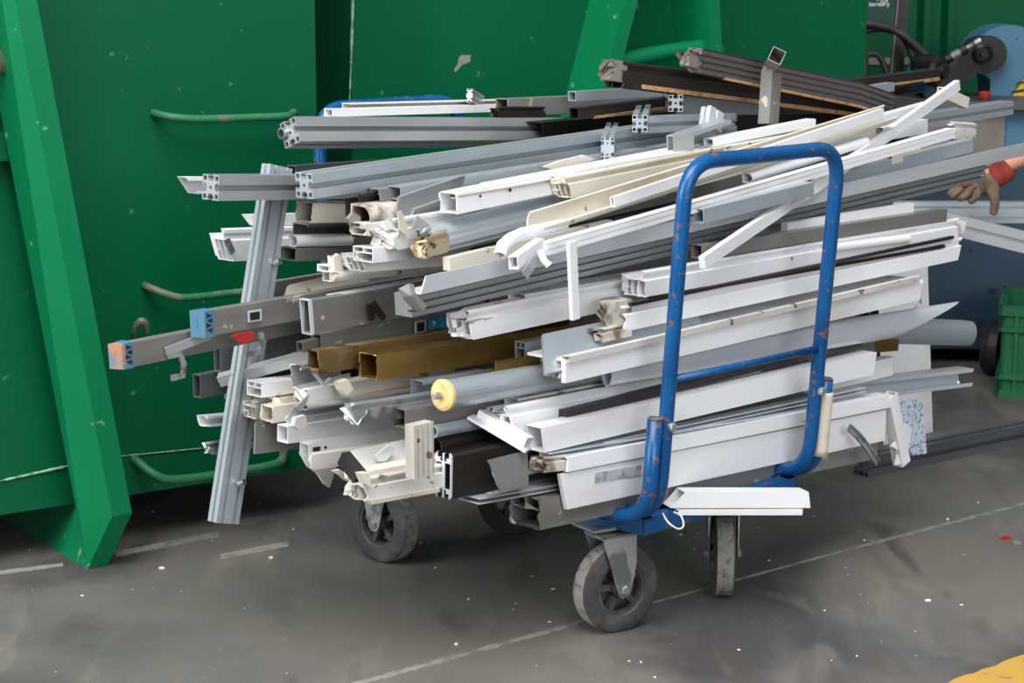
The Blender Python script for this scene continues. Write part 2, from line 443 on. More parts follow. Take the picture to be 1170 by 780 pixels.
for (x, y, m) in ((1158, 622, 'caporange'), (1146, 617, 'red')):
    p = on_z(x, y, 0); bm = bmesh.new()
    obox(bm, p, V((.022, .006, 0)), V((-.004, .01, 0)), V((0, 0, .006))); obox(bm, p + V((.006, .002, .005)), V((.01, .004, 0)), V((-.003, .007, 0)), V((0, 0, .004)))
    tag(link('plastic_scrap', bm, m), {'caporange': 'small orange plastic chip on the floor near the right edge of the photo',
        'red': 'tiny dark red plastic chip on the floor beside an orange one'}[m], 'scrap')

# ------------------------------------------------------------------ skip containers
TH = math.radians(34.7)
PN, PD = V((math.sin(TH), -math.cos(TH), 0)), V((math.cos(TH), math.sin(TH), 0))
G = on_z(100, 650, 0)
Q0 = G - PN * .14
def on_p(px, py, off):
    r = ray(px, py); k = (off - (CAM - Q0).dot(PN)) / r.dot(PN); return CAM + r * k
def pc(p): return (p - Q0).dot(PD)
def pq(p, off, z): return Q0 + PD * p + PN * off + V((0, 0, z))

def rib(root, line, wid, off0, prot, top=2.1, zk=None, beam=True, zb=.2):
    (xa, ya), (xb, yb) = line
    A, B = on_p(xa, ya, off0 + prot), on_p(xb, yb, off0 + prot)
    pa, pb = pc(A), pc(B)
    P = lambda z: pa + (pb - pa) * (z - A.z) / (B.z - A.z)
    if beam:
        zk = B.z
        side = [(off0 - .02, top), (off0 + prot, top), (off0 + prot, zk), (off0 + .14, 0), (off0 - 1.1, 0), (off0 - 1.1, zb), (off0 - .02, zb)]
    else:
        side = [(off0 - .02, top), (off0 + prot, top), (off0 + prot, .3), (off0 - .02, .3)]
    bm = bmesh.new()
    zfix = lambda z: max(z, zk) if zk else z
    foot = P(zk) if beam else 0
    pl = lambda z: P(z) if (not beam or z >= zk) else foot + (P(0) - foot) * .0 - .0 * z
    a = [bm.verts.new(pq(pl(z) if not (beam and z < zk) else pG(z, zk, foot), o, z)) for o, z in side]
    b = [bm.verts.new(pq((pl(z) if not (beam and z < zk) else pG(z, zk, foot)) + wid, o, z)) for o, z in side]
    bm.faces.new(a[::-1]); bm.faces.new(b)
    for i in range(len(side)): j = (i + 1) % len(side); bm.faces.new((a[i], a[j], b[j], b[i]))
    bmesh.ops.triangulate(bm, faces=[f for f in bm.faces if len(f.verts) > 4])
    return link('rib', bm, 'ribgreen_lit', root)
def pG(z, zk, foot): return foot + (0 - foot) * (1 - z / zk)

def skip_box(root, p0, p1, off, zb, top=2.1, depth=1.3):
    bm = bmesh.new(); t = .05
    o = pq(p0, off, zb); Lx = PD * (p1 - p0); Ly = -PN * depth; hz = V((0, 0, top - zb))
    obox(bm, o, Lx, -PN * t, hz); obox(bm, o + Ly + PN * t, Lx, -PN * t, hz)
    obox(bm, o - PN * t, PD * t, Ly + PN * 2 * t, hz); obox(bm, o - PN * t + Lx - PD * t, PD * t, Ly + PN * 2 * t, hz)
    obox(bm, o - PN * t, Lx, Ly + PN * 2 * t, V((0, 0, t)))
    return link('body', bm, 'skipgreen', root)
def weld_bead(root, pts, r=.006):
    P = []
    for a, b in zip(pts, pts[1:]):
        n = 26
        for i in range(n): P.append(a.lerp(b, i / n))
    P.append(pts[-1]); rads = [r * random.uniform(.35, 1.1) for _ in P]
    return link('weld_bead', tube_bm(P, r, 6, 1, rads=rads), 'weld', root)
def rung(root, spec, r=.010, name='rung'):
    return link(name, tube_bm([on_p(*s) for s in spec], r, 10, 5), 'rung', root, smooth=True)

s1 = empty('skip_container', Q0, 'green steel skip with three bent rungs and a slanted rib, left of the trolley', 'skip', 'green steel skips')
zb1 = (on_p(88, 575, 0).z + on_p(340, 535, 0).z) / 2
pr1 = pc(on_p(362, 150, 0))
skip_box(s1, -1.3, pr1, 0, zb1)
rib(s1, ((17, 0), (128, 590)), .052, 0, .2, zb=zb1)
weld_bead(s1, [on_p(28, 245, .004), on_p(89, 572, .004)])
weld_bead(s1, [on_p(-30, 556, .003), on_p(83, 531, .003)], .004)
weld_bead(s1, [on_p(138, 521, .003), on_p(240, 511, .003), on_p(355, 496, .003)], .002)
rung(s1, [(175, 129, 0), (182, 131, .03), (200, 134, .06), (228, 136, .07), (280, 134.5, .07), (322, 133, .07), (332, 131, .05), (336, 128, 0)])
rung(s1, [(165, 326, 0), (172, 329, .03), (190, 336, .06), (212, 340, .07), (262, 335, .07), (300, 331, .07), (322, 326, .05), (330, 322, 0)])
rung(s1, [(153, 524, 0), (160, 530, .03), (175, 541, .06), (196, 548, .07), (250, 542, .07), (308, 532, .07), (322, 525, .06), (324, 517, 0)], .012)
rung(s1, [(156, 392, 0), (154, 378, .03), (160, 367, .05), (166, 370, .05), (169, 386, .03)], .009, 'hook')
link('lifting_bar', tube_bm([on_p(-120, 40, .11), on_p(26, 77, .11)], .03, 20), 'rung', s1, smooth=True)
bm = bmesh.new(); a = on_p(-30, 150, 0); b = on_p(19, 149, 0); c = on_p(-30, 183, 0)
obox(bm, a, b - a, V((0, 0, c.z - a.z)), PN * .05); link('ledge', bm, 'skipgreen', s1)

OFF2 = -.25
s2 = empty('skip_container', Q0 + PN * OFF2 + PD * 1.5, 'green steel skip behind the pile, with two converging ribs and a round bar', 'skip', 'green steel skips')
p20, p21 = pc(on_p(401, 60, OFF2)), pc(on_p(989, 60, OFF2))
skip_box(s2, p20, p21, OFF2, .2, 2.2)
rib(s2, ((714, 0), (689, 100)), .048, OFF2, .17, beam=False)
rib(s2, ((808, 0), (811, 55)), .048, OFF2, .17, beam=False)
weld_bead(s2, [on_p(404, -20, OFF2 + .002), on_p(399, 130, OFF2 + .002)], .005)
weld_bead(s2, [on_p(677, -5, OFF2 + .003), on_p(652, 100, OFF2 + .003)], .004)
weld_bead(s2, [on_p(770, -5, OFF2 + .003), on_p(775, 40, OFF2 + .003)], .004)
link('lifting_bar', tube_bm([on_p(700, 72, OFF2 + .12), on_p(740, 63, OFF2 + .12), on_p(785, 56, OFF2 + .12), on_p(803, 55, OFF2 + .12), on_p(822, 60, OFF2 + .08)], .024, 16), 'ribgreen_lit', s2, smooth=True)
# faint worn paint patches on the sheet
bm = bmesh.new(); q = [(523, 68), (527, 64), (538, 63), (539, 70), (531, 75), (524, 80), (519, 84), (530, 83), (520, 85)]
prism(bm, [on_p(x, y, OFF2 + .0005) for x, y in ((524, 66), (527, 63), (538, 63), (537, 71), (528, 74), (520, 83), (519, 79), (523, 73))], PN * .001)
link('worn_patch', bm, 'fadedline', s2)

# farther green container on the right, with a sign
s3o = on_y(985, 60, 8.4); D3 = V((1, .18, 0)).normalized(); N3 = V((D3.y, -D3.x, 0))
s3 = empty('skip_container', V((s3o.x, s3o.y, 0)), 'green corrugated container standing behind the blue machine and black hoses', 'skip', 'green steel skips')
bm = bmesh.new(); base = V((s3o.x - 1.0, s3o.y - .18, .0))
obox(bm, base, D3 * 3.4, -N3 * 1.5, V((0, 0, 2.4))); link('body', bm, 'skipgreen', s3)
for x0, x1 in ((1040, 1054), (1069, 1083)):
    a = on_y(x0, 60, 8.5); b = on_y(x1, 60, 8.5); bm = bmesh.new()
    prism(bm, [base + D3 * ((a - base).dot(D3)), base + D3 * ((b - base).dot(D3)), base + D3 * ((b - base).dot(D3) - .012) + N3 * .05, base + D3 * ((a - base).dot(D3) + .012) + N3 * .05], V((0, 0, 2.4)))
    link('rib', bm, 'skipgreen', s3)
def on_c(px, py, off):
    r = ray(px, py); return CAM + r * ((off - (CAM - base).dot(N3)) / r.dot(N3))
a, b = on_c(985, 84, .012), on_c(1180, 84, .012)
bm = bmesh.new(); a = on_c(975, 66, .0); b = on_c(1038, 76, .0)
obox(bm, a, D3 * ((b - a).dot(D3)), N3 * .012, V((0, 0, on_c(975, 74, 0).z - a.z))); link('painted_stripe', bm, 'greybrown', s3)
# sign
a = on_c(985, -25, .02); b = on_c(1023, 30, .02)
sg = empty('sign', V((a.x, a.y, b.z)), 'dark green sign with white lettering beside the black post', 'sign')
bm = bmesh.new(); obox(bm, V((a.x, a.y, b.z)), D3 * ((b - a).dot(D3)), N3 * .006, V((0, 0, a.z - b.z))); link('sign_board', bm, 'signgreen', sg)
def text(name, s, px, py, size_px, parent, m, width=None):
    p = on_c(px, py, .029)
    cu = bpy.data.curves.new(name, 'FONT'); cu.body = s; cu.size = px2m(size_px, p); cu.extrude = .0006; cu.materials.append(MATS[m])
    cu.offset = .0008
    o = bpy.data.objects.new(name, cu); C.objects.link(o)
    mw = Matrix.Translation(p) @ Matrix((D3, V((0, 0, 1)), N3)).transposed().to_4x4(); o.matrix_world = mw
    bpy.context.view_layer.update()
    me = bpy.data.meshes.new_from_object(o.evaluated_get(bpy.context.evaluated_depsgraph_get()))
    me.name = name + '_' + str(len(s)); bpy.data.objects.remove(o)
    if width:
        for v in me.vertices: v.co.x *= width
    o = bpy.data.objects.new(name, me); C.objects.link(o); o.matrix_world = mw
    o.parent = parent; o.matrix_parent_inverse = pworld(parent).inverted(); return o
text('lettering', 'ioneshfley', 993, 7.0, 6.6, sg, 'lettering', .92)
text('lettering', 'r @g', 1002, 1.2, 6.2, sg, 'lettering', 1.0)
# post and hoses
pp = on_y(1024, 90, 7.7)
post = empty('post', V((pp.x, pp.y, 0)), 'tall black square post in front of the green sign', 'post')
a, b = on_y(1030, -30, 7.7), on_y(1019, 92, 7.7)
bm = bmesh.new(); d = (a - b).normalized(); b0 = b - d * (b.z / d.z)
obox(bm, b0, V((.04, 0, 0)), V((0, .04, 0)), d * 2.2); link('shaft', bm, 'black', post)
bm = bmesh.new(); obox(bm, b0 + V((-.006, -.002, .02)), V((.006, 0, 0)), V((0, .03, 0)), d * 2.15); link('edge_strip', bm, 'greybrown', post)
hz = [([(985, 27), (1000, 28), (1022, 34), (1042, 48), (1058, 64), (1066, 78)], .015, 'upper black hose arching past the post towards the blue motor'),
      ([(985, 36), (1005, 32), (1028, 38), (1040, 56), (1046, 78)], .014, 'second black hose curving down behind the post'),
      ([(989, 88), (989, 66), (996, 61), (1005, 65), (1012, 80), (1014, 92)], .012, 'small looped black hose left of the post')]
for i, (q, r, lb) in enumerate(hz):
    tag(link('hose', tube_bm([on_y(x, y, 7.55 + .03 * i) for x, y in q], r, 10, 5), 'rubber', smooth=True), lb, 'hose', 'black hoses')

# ------------------------------------------------------------------ platform trolley
tz = .235
T = empty('platform_trolley', tr(.27, .5, 0), 'blue platform trolley on four castors, heaped with scrap metal profiles', 'trolley')
bm = bmesh.new(); obox(bm, tr(.02, .02, tz + .012), U * .50, W * .98, V((0, 0, .016))); link('deck', bm, 'black', T)
def angle_rail(o, d, L, inn, hh=.036):
    bm = bmesh.new(); prism(bm, [o, o + V((0, 0, hh)), o + inn * .03 + V((0, 0, hh)), o + inn * .03 + V((0, 0, hh - .004)), o + inn * .004 + V((0, 0, hh - .004)), o + inn * .004], d * L)
    return link('deck_rail', bm, 'bluepaint', T)
angle_rail(tr(0, 0, tz), U, .54, W); angle_rail(tr(0, 1.02, tz), U, .54, -W); angle_rail(tr(0, 0, tz), W, 1.02, U); angle_rail(tr(.54, 0, tz), W, 1.02, -U)
TR = .0165
def end_handle(t0, sgn, ul, ur, lean, zt, drop, cross=None):
    # inverted U with feet bent inwards along the deck
    zf = tz + .045
    ins = -sgn * .16
    def pt(u, f, z): return tr(u, t0 + sgn * lean * f, z)
    f = lambda z: (z - zf) / (zt - zf)
    pts = [tr(ul, t0 + ins, zf), tr(ul, t0, zf), pt(ul + .0, f(zt), zt), pt(ur, f(zt), zt), tr(ur, t0, zf), tr(ur, t0 + ins, zf)]
    pts = fillet(pts, [.10, .085, .085, .10], 8)
    o = link('end_handle', tube_bm(pts, TR, 16, 1), 'bluepaint', T, smooth=True)
    if cross:
        zc = cross; link('crossbar', tube_bm([pt(ul, f(zc), zc), pt(ur, f(zc), zc)], .0085, 12), 'bluepaint', o, smooth=True)
    for u, du in ((ul, -.037), (ur, .037)):
        z1 = tz + .27
        q = fillet([tr(u + du, t0 + ins * .8, zf - .004), tr(u + du, t0, zf - .004), pt(u + du, f(z1), z1)], [.10], 8)
        so = link('socket_tube', tube_bm(q, .0165, 16, 1), 'bluepaint', o, smooth=True)
        if sgn < 0:
            bm = lathe_bm([(0, .012), (.004, .0165), (.004, .012)], q[-1], q[-1] - q[-2], 16); link('tube_rim', bm, 'alu_dull', so)
            if du > 0:
                q2 = [pt(u + du, f(z), z) for z in (tz + .09, tz + .15, tz + .2, z1 - .028)]
                wq = link('wrap', tube_bm(q2, .0205, 14, 3, rads=[.021, .020, .0205, .0195]), 'wrap', so, smooth=True); tag(wq, 'dirty white tape sleeve')
            bm = lathe_bm([(0, .011), (.008, .011), (.01, .008), (.01, 0)], pt(u, f(tz + .25), tz + .25) - W * .014 , -W, 12)
            link('bolt', bm, 'galv', so)
    return o
end_handle(-.035, -1, .008, .535, .065, 1.047, 0, cross=.585)
end_handle(1.0, 1, -.02, .455, .05, 1.105, 0, cross=.62)
def caster(contact, n, piv, lock=False):
    r = .1; n = V((n[0], n[1], 0)).normalized(); f = V((-n.y, n.x, 0)); c = V((contact[0], contact[1], r)); hw = .025
    pv = V((piv[0], piv[1], 0))
    top = tz - .002
    bm = bmesh.new()
    for s in (-1, 1):
        o = c + n * s * (hw + .008)
        pc_ = V((pv.x, pv.y, 0)); k = (pc_ - V((c.x, c.y, 0))).dot(f)
        w0, w1 = .045, .019
        poly = [o + f * (k - w0) + V((0, 0, top - r - .006)), o + f * (k + w0) + V((0, 0, top - r - .006)), o + f * (k * .5 + w0 * .85) + V((0, 0, .06))]
        poly += [o + f * w1 * math.cos(a) + V((0, 0, w1 * math.sin(a))) for a in (0, -.6, -1.2, -1.9, -2.5, -math.pi)]
        poly += [o + f * (k * .5 - w0 * .7) + V((0, 0, .065))]
        prism(bm, poly, n * s * .003)
    obox(bm, c + f * (k - w0) - n * (hw + .011) + V((0, 0, top - r - .012)), f * 2 * w0, n * 2 * (hw + .011), V((0, 0, .006)))
    fk = link('caster', bm, 'galv', T)
    tb = lathe_bm([(-hw, .062), (-hw - .001, .066), (-hw + .001, .086), (-hw + .003, .0955), (-hw + .006, r), (-hw + .008, r), (hw - .008, r), (hw - .006, r), (hw - .003, .0955), (hw - .001, .086), (hw + .001, .066), (hw, .062)], c, n, 48)
    ty = link('tyre', tb, ['tyre', 'tread'], fk, smooth=True)
    for p in ty.data.polygons:
        if abs(p.normal.dot(n)) < .35: p.material_index = 1
    hb = lathe_bm([(-hw, .064), (-hw + .004, .060), (-hw + .004, .055), (-hw + .014, .052), (hw - .014, .052), (hw - .004, .055), (hw - .004, .060), (hw, .064), (hw + .001, .0665)], c, n, 40)
    lathe_bm([(-hw - .004, 0), (-hw - .004, .018), (-hw + .006, .021), (hw - .006, .021), (hw + .004, .018), (hw + .004, 0)], c, n, 24, hb)
    for i in range(5):
        a = 2 * math.pi * i / 5 + .5; e = f * math.cos(a) + V((0, 0, math.sin(a))); g = n.cross(e)
        obox(hb, c - n * .014 + e * .016 - g * .007, e * .040, g * .014, n * .028)
    link('wheel_hub', hb, 'hub', fk)
    for s in (-1, 1):
        link('axle_bolt', lathe_bm([(hw + .010, .012), (hw + .016, .012), (hw + .018, .009), (hw + .018, 0)], c, n * s, 6), 'alu_dull', fk)
    bm = bmesh.new(); obox(bm, pv + V((0, 0, top - .001)) - f * .052 - n * .045, f * .104, n * .09, V((0, 0, .006))); link('mounting_plate', bm, 'galv', fk)
    lathe_q = lathe_bm([(0, .03), (.012, .034), (.02, .03)], pv + V((0, 0, top - .022)), (0, 0, 1), 20); link('swivel_ring', lathe_q, 'galv', fk)
cA = on_z(703, 719, 0); cB = on_z(825, 678, 0); cC = on_z(439, 640, 0); cD = on_z(587, 608, 0)
caster(cA, (.52, -.85), cA + V((-.03, .02, 0)))
caster(cB, (-1, .03), cB + V((.0, .035, 0)))
caster(cC, (-.66, -.75), cC + V((.02, .03, 0)))
caster(cD, (.2, -.98), cD + V((.03, .01, 0)))
link('deck_foot_tape', tube_bm([tr(.008, .13, tz + .046), tr(.008, .19, tz + .05)], .021, 12), 'wrap', T, smooth=True)

# ------------------------------------------------------------------ the pile
GW, GA, GD = 'white scrap profiles on the trolley', 'grey aluminium scrap profiles on the trolley', 'dark and bronze scrap profiles on the trolley'
ENT = {}
def piece(name, label, m, sec, pts, hpx, D, group=None, cat='profile', parent=None, ref=None, key=None, **kw):
    P = [(on_t(*p) if p[0] != 'z' else on_z(*p[1:])) for p in pts]
    h = px2m(hpx, P[0])
    o = profile(name, P, sec, h, D, m, parent, ref=ref, **kw)
    if parent is None: tag(o, label, cat, group)
    elif label: tag(o, label)
    if key: ENT[key] = o
    return o
WP, AP, BT = 'white_window_profile', 'aluminium_profile', 'aluminium_box_tube'
TS = 'slotted_aluminium_extrusion'
# --- front layers, just behind the near handle
piece(BT, 'long dull grey box profile with broken chambered end, lowest on the deck front', 'alu_dull', 'box2', [(617, 588, .05), (1003, 509, .05)], 36, .085, GA, rag=(.006, 0), key='F1')
piece('white_sheet_board', 'wide white board with a strip of clear tape, low behind the near handle', 'white', 'solid', [(644, 562, .035), (1012, 485.5, .035)], 43, .010, GW, mit=(.30, 0), key='F2')
piece('tape_strip', 'strip of clear shiny tape', 'tape', 'solid', [(680, 546, .033), (733, 537, .033)], 12, .0015, parent=ENT['F2'])
piece('white_sash_frame', 'white sash rail with hollow broken end above the wide white board', 'white', 'box', [(648, 531, .03), (1020, 458, .03)], 17, .05, GW, rag=(.004, 0), key='F3')
piece('corner_stile', None, 'white', 'box', [(1021, 452, .028), (1036, 530, .028)], 16, .03, parent=ENT['F3'])
piece('broken_stub', None, 'chamber', 'sash', [(624, 531, .04), (650, 528, .035)], 18, .05, parent=ENT['F3'], rag=(.008, 0))
piece('track_rail', 'thin bright rail directly on top of the low white sash rail', 'alu_bright', 'chan', [(628, 521, .04), (988, 459, .04)], 6, .03, GA)
piece('track_rail', 'thin bright rail just under the broad mitred white profile', 'alu_bright', 'chan', [(690, 508, .05), (990, 445, .05)], 6, .03, GA)
piece('track_rail', 'short third thin rail end right of the near handle sleeve', 'alu_bright', 'chan', [(900, 468, .07), (992, 451, .07)], 4, .03, GA)
piece(WP, 'broad flat white profile with mitred end beside the white sleeve, middle of the low front', 'white', 'box', [(620, 503, .045), (1000, 415, .045)], 30, .045, GW, mit=(.15, .2))
piece('rubber_seal', 'black rubber seal lying along a broad white profile', 'rubber', 'ribbed', [(648, 474, .075), (985, 391, .075)], 9, .03, GD, cat='seal')
piece(WP, 'white chambered profile below the grey roller tube', 'white', 'sash', [(583, 481, .10), (870, 422, .10)], 34, .07, GW, rag=(.006, 0))
piece(WP, 'narrow white profile squeezed between roller tube and chambered profile', 'white_dirty', 'chan', [(592, 463, .13), (862, 411, .13)], 16, .04, GW)
piece('white_box_section', 'short white box section jutting forward below the roller tube, hollow end down', 'white', 'box', [(545, 474, .16), (600, 506, .045)], 13, .03, GW, ref=(-U * .8 - W * .6).normalized(), key='F6b')
piece('flange', None, 'white', 'solid', [(534, 477, .155), (600, 516, .04)], 3, .04, parent=ENT['F6b'], ref=(-U * .8 - W * .6).normalized())
r1 = piece('roller_tube', 'round grey roller tube with a cream plastic end disc', 'anod', 'round', [(521, 453, .10), (845, 396, .12)], 34, .06, GA, smooth=False)
e0, e1 = on_t(521, 453, .10), on_t(845, 396, .12); dd = (e1 - e0).normalized(); AA = (-W + dd * W.dot(dd)).normalized(); rr = px2m(17, e0)
ec = e0 - AA * rr
link('end_disc', lathe_bm([(-.014, 0), (-.014, rr * .85), (-.010, rr * 1.08), (-.002, rr * 1.08), (.002, rr * .9), (.002, 0)], ec, dd, 30), 'capyellow', r1)
link('axle_pin', lathe_bm([(-.034, 0), (-.034, rr * .20), (-.033, rr * .24), (-.012, rr * .24)], ec, dd, 14), 'galv', r1, smooth=False)
piece('louvre_blade', 'long curved silver louvre blade passing behind the handle, tapering to a point', 'alu_bright', 'ellipse', [(700, 425, .06), (1062, 366, .06)], 36, .032, GA, mit=(0, 4.6), smooth=False)
piece('rounded_cover_strip', 'pale half round cover strip ending below the pointed silver blade', 'anod', 'dome', [(955, 377, .17), (1116, 382, .17)], 31, .05, GA)
piece(WP, 'large white profile with peeling film and open left end, halfway up the front', 'white', 'tray', [(646, 424, .03), (1053, 331, .03)], 28, .11, GW, rag=(0, .004), mit=(0, .35), key='F9')
piece('film_ridge', None, 'white_dirty', 'ribbed', [(650, 411, .022), (1052, 318, .022)], 7, .015, parent=ENT['F9'], rag=(.004, .004))
piece('end_chamber', None, 'chamber', 'sash', [(638, 421, .045), (660, 416, .04)], 24, .05, parent=ENT['F9'], rag=(.006, 0))
piece('grey_shelf_plate', 'tilted pale grey plate with one hole, under the dirty profile ends', 'anod', 'solid', [(622, 404, .07), (800, 365, .07)], 50, .008, GA, cat='plate', roll=42, mit=(-.6, 0), key='P0')
piece(WP, 'white profile with grimy cut end beside the near handle, second of the white stack', 'white', 'sash', [(714, 364, .05), (1098, 284, .05)], 30, .07, GW, rag=(.006, .004), mit=(.2, .45), key='F11')
piece('grimy_end', None, 'chamber', 'box2', [(697, 362, .06), (722, 356, .055)], 30, .06, parent=ENT['F11'], rag=(.012, 0), mita=(.4, 0))
piece('gasket_strip', None, 'brown_dark', 'solid', [(722, 348, .046), (1090, 271, .046)], 4, .01, parent=ENT['F11'])
piece('grimy_end_block', 'small grimy chambered end block beneath the second stacked white profile', 'chamber', 'sash', [(690, 383, .05), (722, 376, .05)], 16, .05, GW, cat='scrap', rag=(.01, 0))
piece(WP, 'topmost broad white profile of the white stack, with jagged right end', 'white', 'sash', [(738, 325, .055), (1096, 262, .055)], 30, .07, GW, rag=(.003, .008), mit=(0, .3), key='F12')
piece('gasket_strip', None, 'brown_dark', 'solid', [(742, 341, .05), (1080, 281, .05)], 4, .01, parent=ENT['F12'])
piece(WP, 'white ledged profile above the blue label, leading under the vertical white strip', 'white', 'sash', [(538, 372, .14), (735, 331, .15)], 34, .07, GW, rag=(.004, 0), mit=(.2, 0))
piece('cream_plate', 'broken cream plate lying on the ledged white profile', 'cream', 'solid', [(536, 360, .19), (640, 339, .19)], 20, .03, GW, cat='plate', rag=(.012, .012), roll=30)
piece(WP, 'white profile end with a lug, between the vertical white strip and the stack', 'white', 'chan', [(600, 347, .17), (738, 323, .17)], 22, .05, GW)
piece(BT, 'flat grey box tube ending right of the handle above the white stack', 'alu_dull', 'box', [(802, 288, .06), (1082, 246, .06)], 16, .03, GA, mit=(0, .1))
piece('white_bead', 'thin white glazing bead lying under the flat grey box tube', 'white', 'dome', [(800, 305, .065), (1047, 262, .065)], 9, .02, GW)
piece('white_bead', 'short white glazing bead with rounded end, right of the handle', 'white', 'dome', [(945, 285, .045), (1041, 273, .045)], 10, .02, GW)
piece(BT, 'short grey box tube under the handle arch, end towards the left upright', 'anod', 'box', [(804, 247, .05), (930, 216, .05)], 17, .03, GA)
piece('white_cover_strip', 'long narrow white strip crossing the pile diagonally through the handle', 'white', 'ribbed', [(806, 300, .0), (955, 199, .110), (1097, 97, .215)], 14, .016, GW, w=3)
# --- upper front: white gutters and long aluminium
piece('cream_gutter', 'long cream gutter profile with open end beside a white clip, under the handle arch', 'cream', 'gutter', [(618, 268, .10), (1021, 141, .15)], 22, .05, GW, roll=-38)
piece('white_strip', 'flat white strip lying along the top of the cream gutter', 'white', 'box', [(702, 231, .085), (1010, 129, .135)], 12, .012, GW)
piece('white_strip', 'long white strip with rounded lip just below the cream gutter', 'white', 'ribbed', [(626, 285, .06), (1091, 152, .09)], 14, .025, GW, key='M2', w=2)
piece('broken_clip', 'broken white clip hanging at the end of the cream gutter', 'white', 'box', [(592, 300, .02), (622, 279, .07)], 15, .02, GW, cat='scrap', rag=(.003, .003))
piece('curled_flake', 'grey curled flake dangling under the broken white clip', 'anod', 'solid', [(612, 296, .03), (606, 306, .02), (600, 315, .02)], 12, .003, GA, cat='scrap')
piece('curled_flake', 'curled white flake right of the broken white clip', 'white', 'solid', [(618, 285, .03), (622, 297, .02), (628, 303, .01)], 9, .004, GW, cat='scrap')
piece('white_strip', 'upright short white strip standing against the pile left of the handle', 'white', 'ribbed', [(655, 276, -.005), (659, 365, .0)], 12, .010, GW, w=3)
piece('curved_white_strip', 'bent white half round strip hooked under the gutter end', 'white', 'dome', [(577, 291, .05), (580, 281, .055), (590, 273, .065), (604, 267, .08), (650, 257, .11)], 13, .02, GW)
piece(WP, 'white channel with torn upper edge and round lug at its left end', 'white', 'box', [(522, 233, .24), (800, 181, .28)], 24, .05, GW, rag=(.004, 0), segs=6, bow=.004, key='M5')
piece('torn_lip', None, 'white_dirty', 'dome', [(524, 224, .238), (660, 200, .25)], 7, .03, parent=ENT['M5'], rag=(.006, .006))
piece(WP, 'cream stepped profile with screw holes lapping over the torn white channel', 'cream', 'sash', [(650, 214, .20), (830, 178, .22)], 26, .05, GW, rag=(.003, 0), mit=(.4, 0))
piece('white_strip', 'thin white strip along the upper side of the torn white channel', 'white', 'box', [(560, 214, .32), (930, 143, .36)], 8, .03, GW)
piece('white_strip', 'white slat top right below the bent square tube', 'white', 'box', [(815, 163, .30), (932, 140, .31)], 9, .03, GW)
piece('white_strip', 'second white slat below the bent square tube', 'white_dirty', 'box', [(800, 178, .27), (1008, 141, .29)], 10, .03, GW)
piece('white_strip', 'pale slat rising under the top of the handle arch', 'cream', 'box', [(790, 207, .21), (1000, 152, .23)], 14, .03, GW)
piece('white_strip', 'white slat just inside the right corner of the handle arch', 'white', 'dome', [(860, 204, .12), (994, 162, .14)], 12, .03, GW)
piece(WP, 'white block profile end behind the crossing diagonal strip', 'white', 'box', [(1010, 153, .24), (1060, 144, .25)], 16, .04, GW)
piece(AP, 'flat grey profile with two small holes below the long slotted extrusion', 'anod', 'box', [(458, 221, .38), (830, 162, .42)], 15, .04, GA)
piece(TS, 'long blue grey slotted extrusion rising from left to the short stubs', 'anod', 'tslot', [(357, 213, .45), (842, 141, .52)], 29, .052, GA)
piece(TS, 'long slotted extrusion lying flat across the top left, corner bolt in its end', 'alu', 'tslot', [(340, 147, .82), (800, 147, .88)], 30, .055, GA, roll=22, key='M9')
piece('corner_bolt', None, 'galv', 'round', [(325, 153, .85), (338, 152, .85)], 13, .02, parent=ENT['M9'])
piece(TS, 'grey slotted extrusion at far left carrying the leaning post', 'alu', 'tslot', [(250, 215, .55), (470, 213, .60)], 29, .05, GA, key='M10')
piece('bolt_plate', None, 'galv', 'round', [(243, 211, .575), (252, 211, .575)], 11, .02, parent=ENT['M10'])
piece(WP, 'white mitred profile tip poking out at the upper far left', 'white', 'chan', [(219, 212, .70), (330, 212, .72)], 19, .03, GW, mit=(.9, 0))
piece(AP, 'dull grey profile behind the leaning post top', 'alu_dark', 'box', [(338, 199, .90), (560, 183, .93)], 19, .03, GA)
pst = piece(TS, 'leaning double slotted extrusion hanging down the left side nearly to the floor', 'anod', 'tslot2', [(322, 190, .625), (260, 598, .60)], 33, .03, GA)
piece('screw', None, 'galv', 'round', [(313, 304, .615), (320, 301, .60)], 7, .01, parent=pst)
piece('screw', None, 'galv', 'round', [(272, 556, .595), (279, 553, .58)], 7, .01, parent=pst)
piece(WP, 'white trough profile jutting left past the leaning post', 'white', 'sash', [(262, 280, .88), (425, 273, .91)], 38, .06, GW, mit=(.4, 0), key='M13')
piece('bent_tab', None, 'galv', 'solid', [(260, 273, .87), (263, 281, .868), (267, 289, .87)], 7, .004, parent=ENT['M13'])
piece('white_strip', 'thin white wedge tip above the white trough at far left', 'white', 'solid', [(290, 252, .92), (400, 249, .93)], 13, .03, GW, mit=(1., 0))
piece('cream_box_section', 'cream box section with brown cardboard edge under the long slotted extrusion', 'cream', 'box', [(357, 243, .58), (430, 243, .60)], 23, .05, GW, rag=(.003, 0))
piece(AP, 'dirty brown grey channel under the cream box section', 'alu_dull', 'chan', [(352, 265, .64), (470, 258, .66)], 18, .05, GA)
piece('rounded_white_strip', 'white half round strip with dark hollow end in the left middle', 'white', 'dome', [(340, 276, .60), (404, 275, .60)], 14, .03, GW)
piece(AP, 'dull beige flat tube below the white half round strip', 'alu_dull', 'box', [(338, 291, .60), (460, 287, .62)], 15, .05, GA)
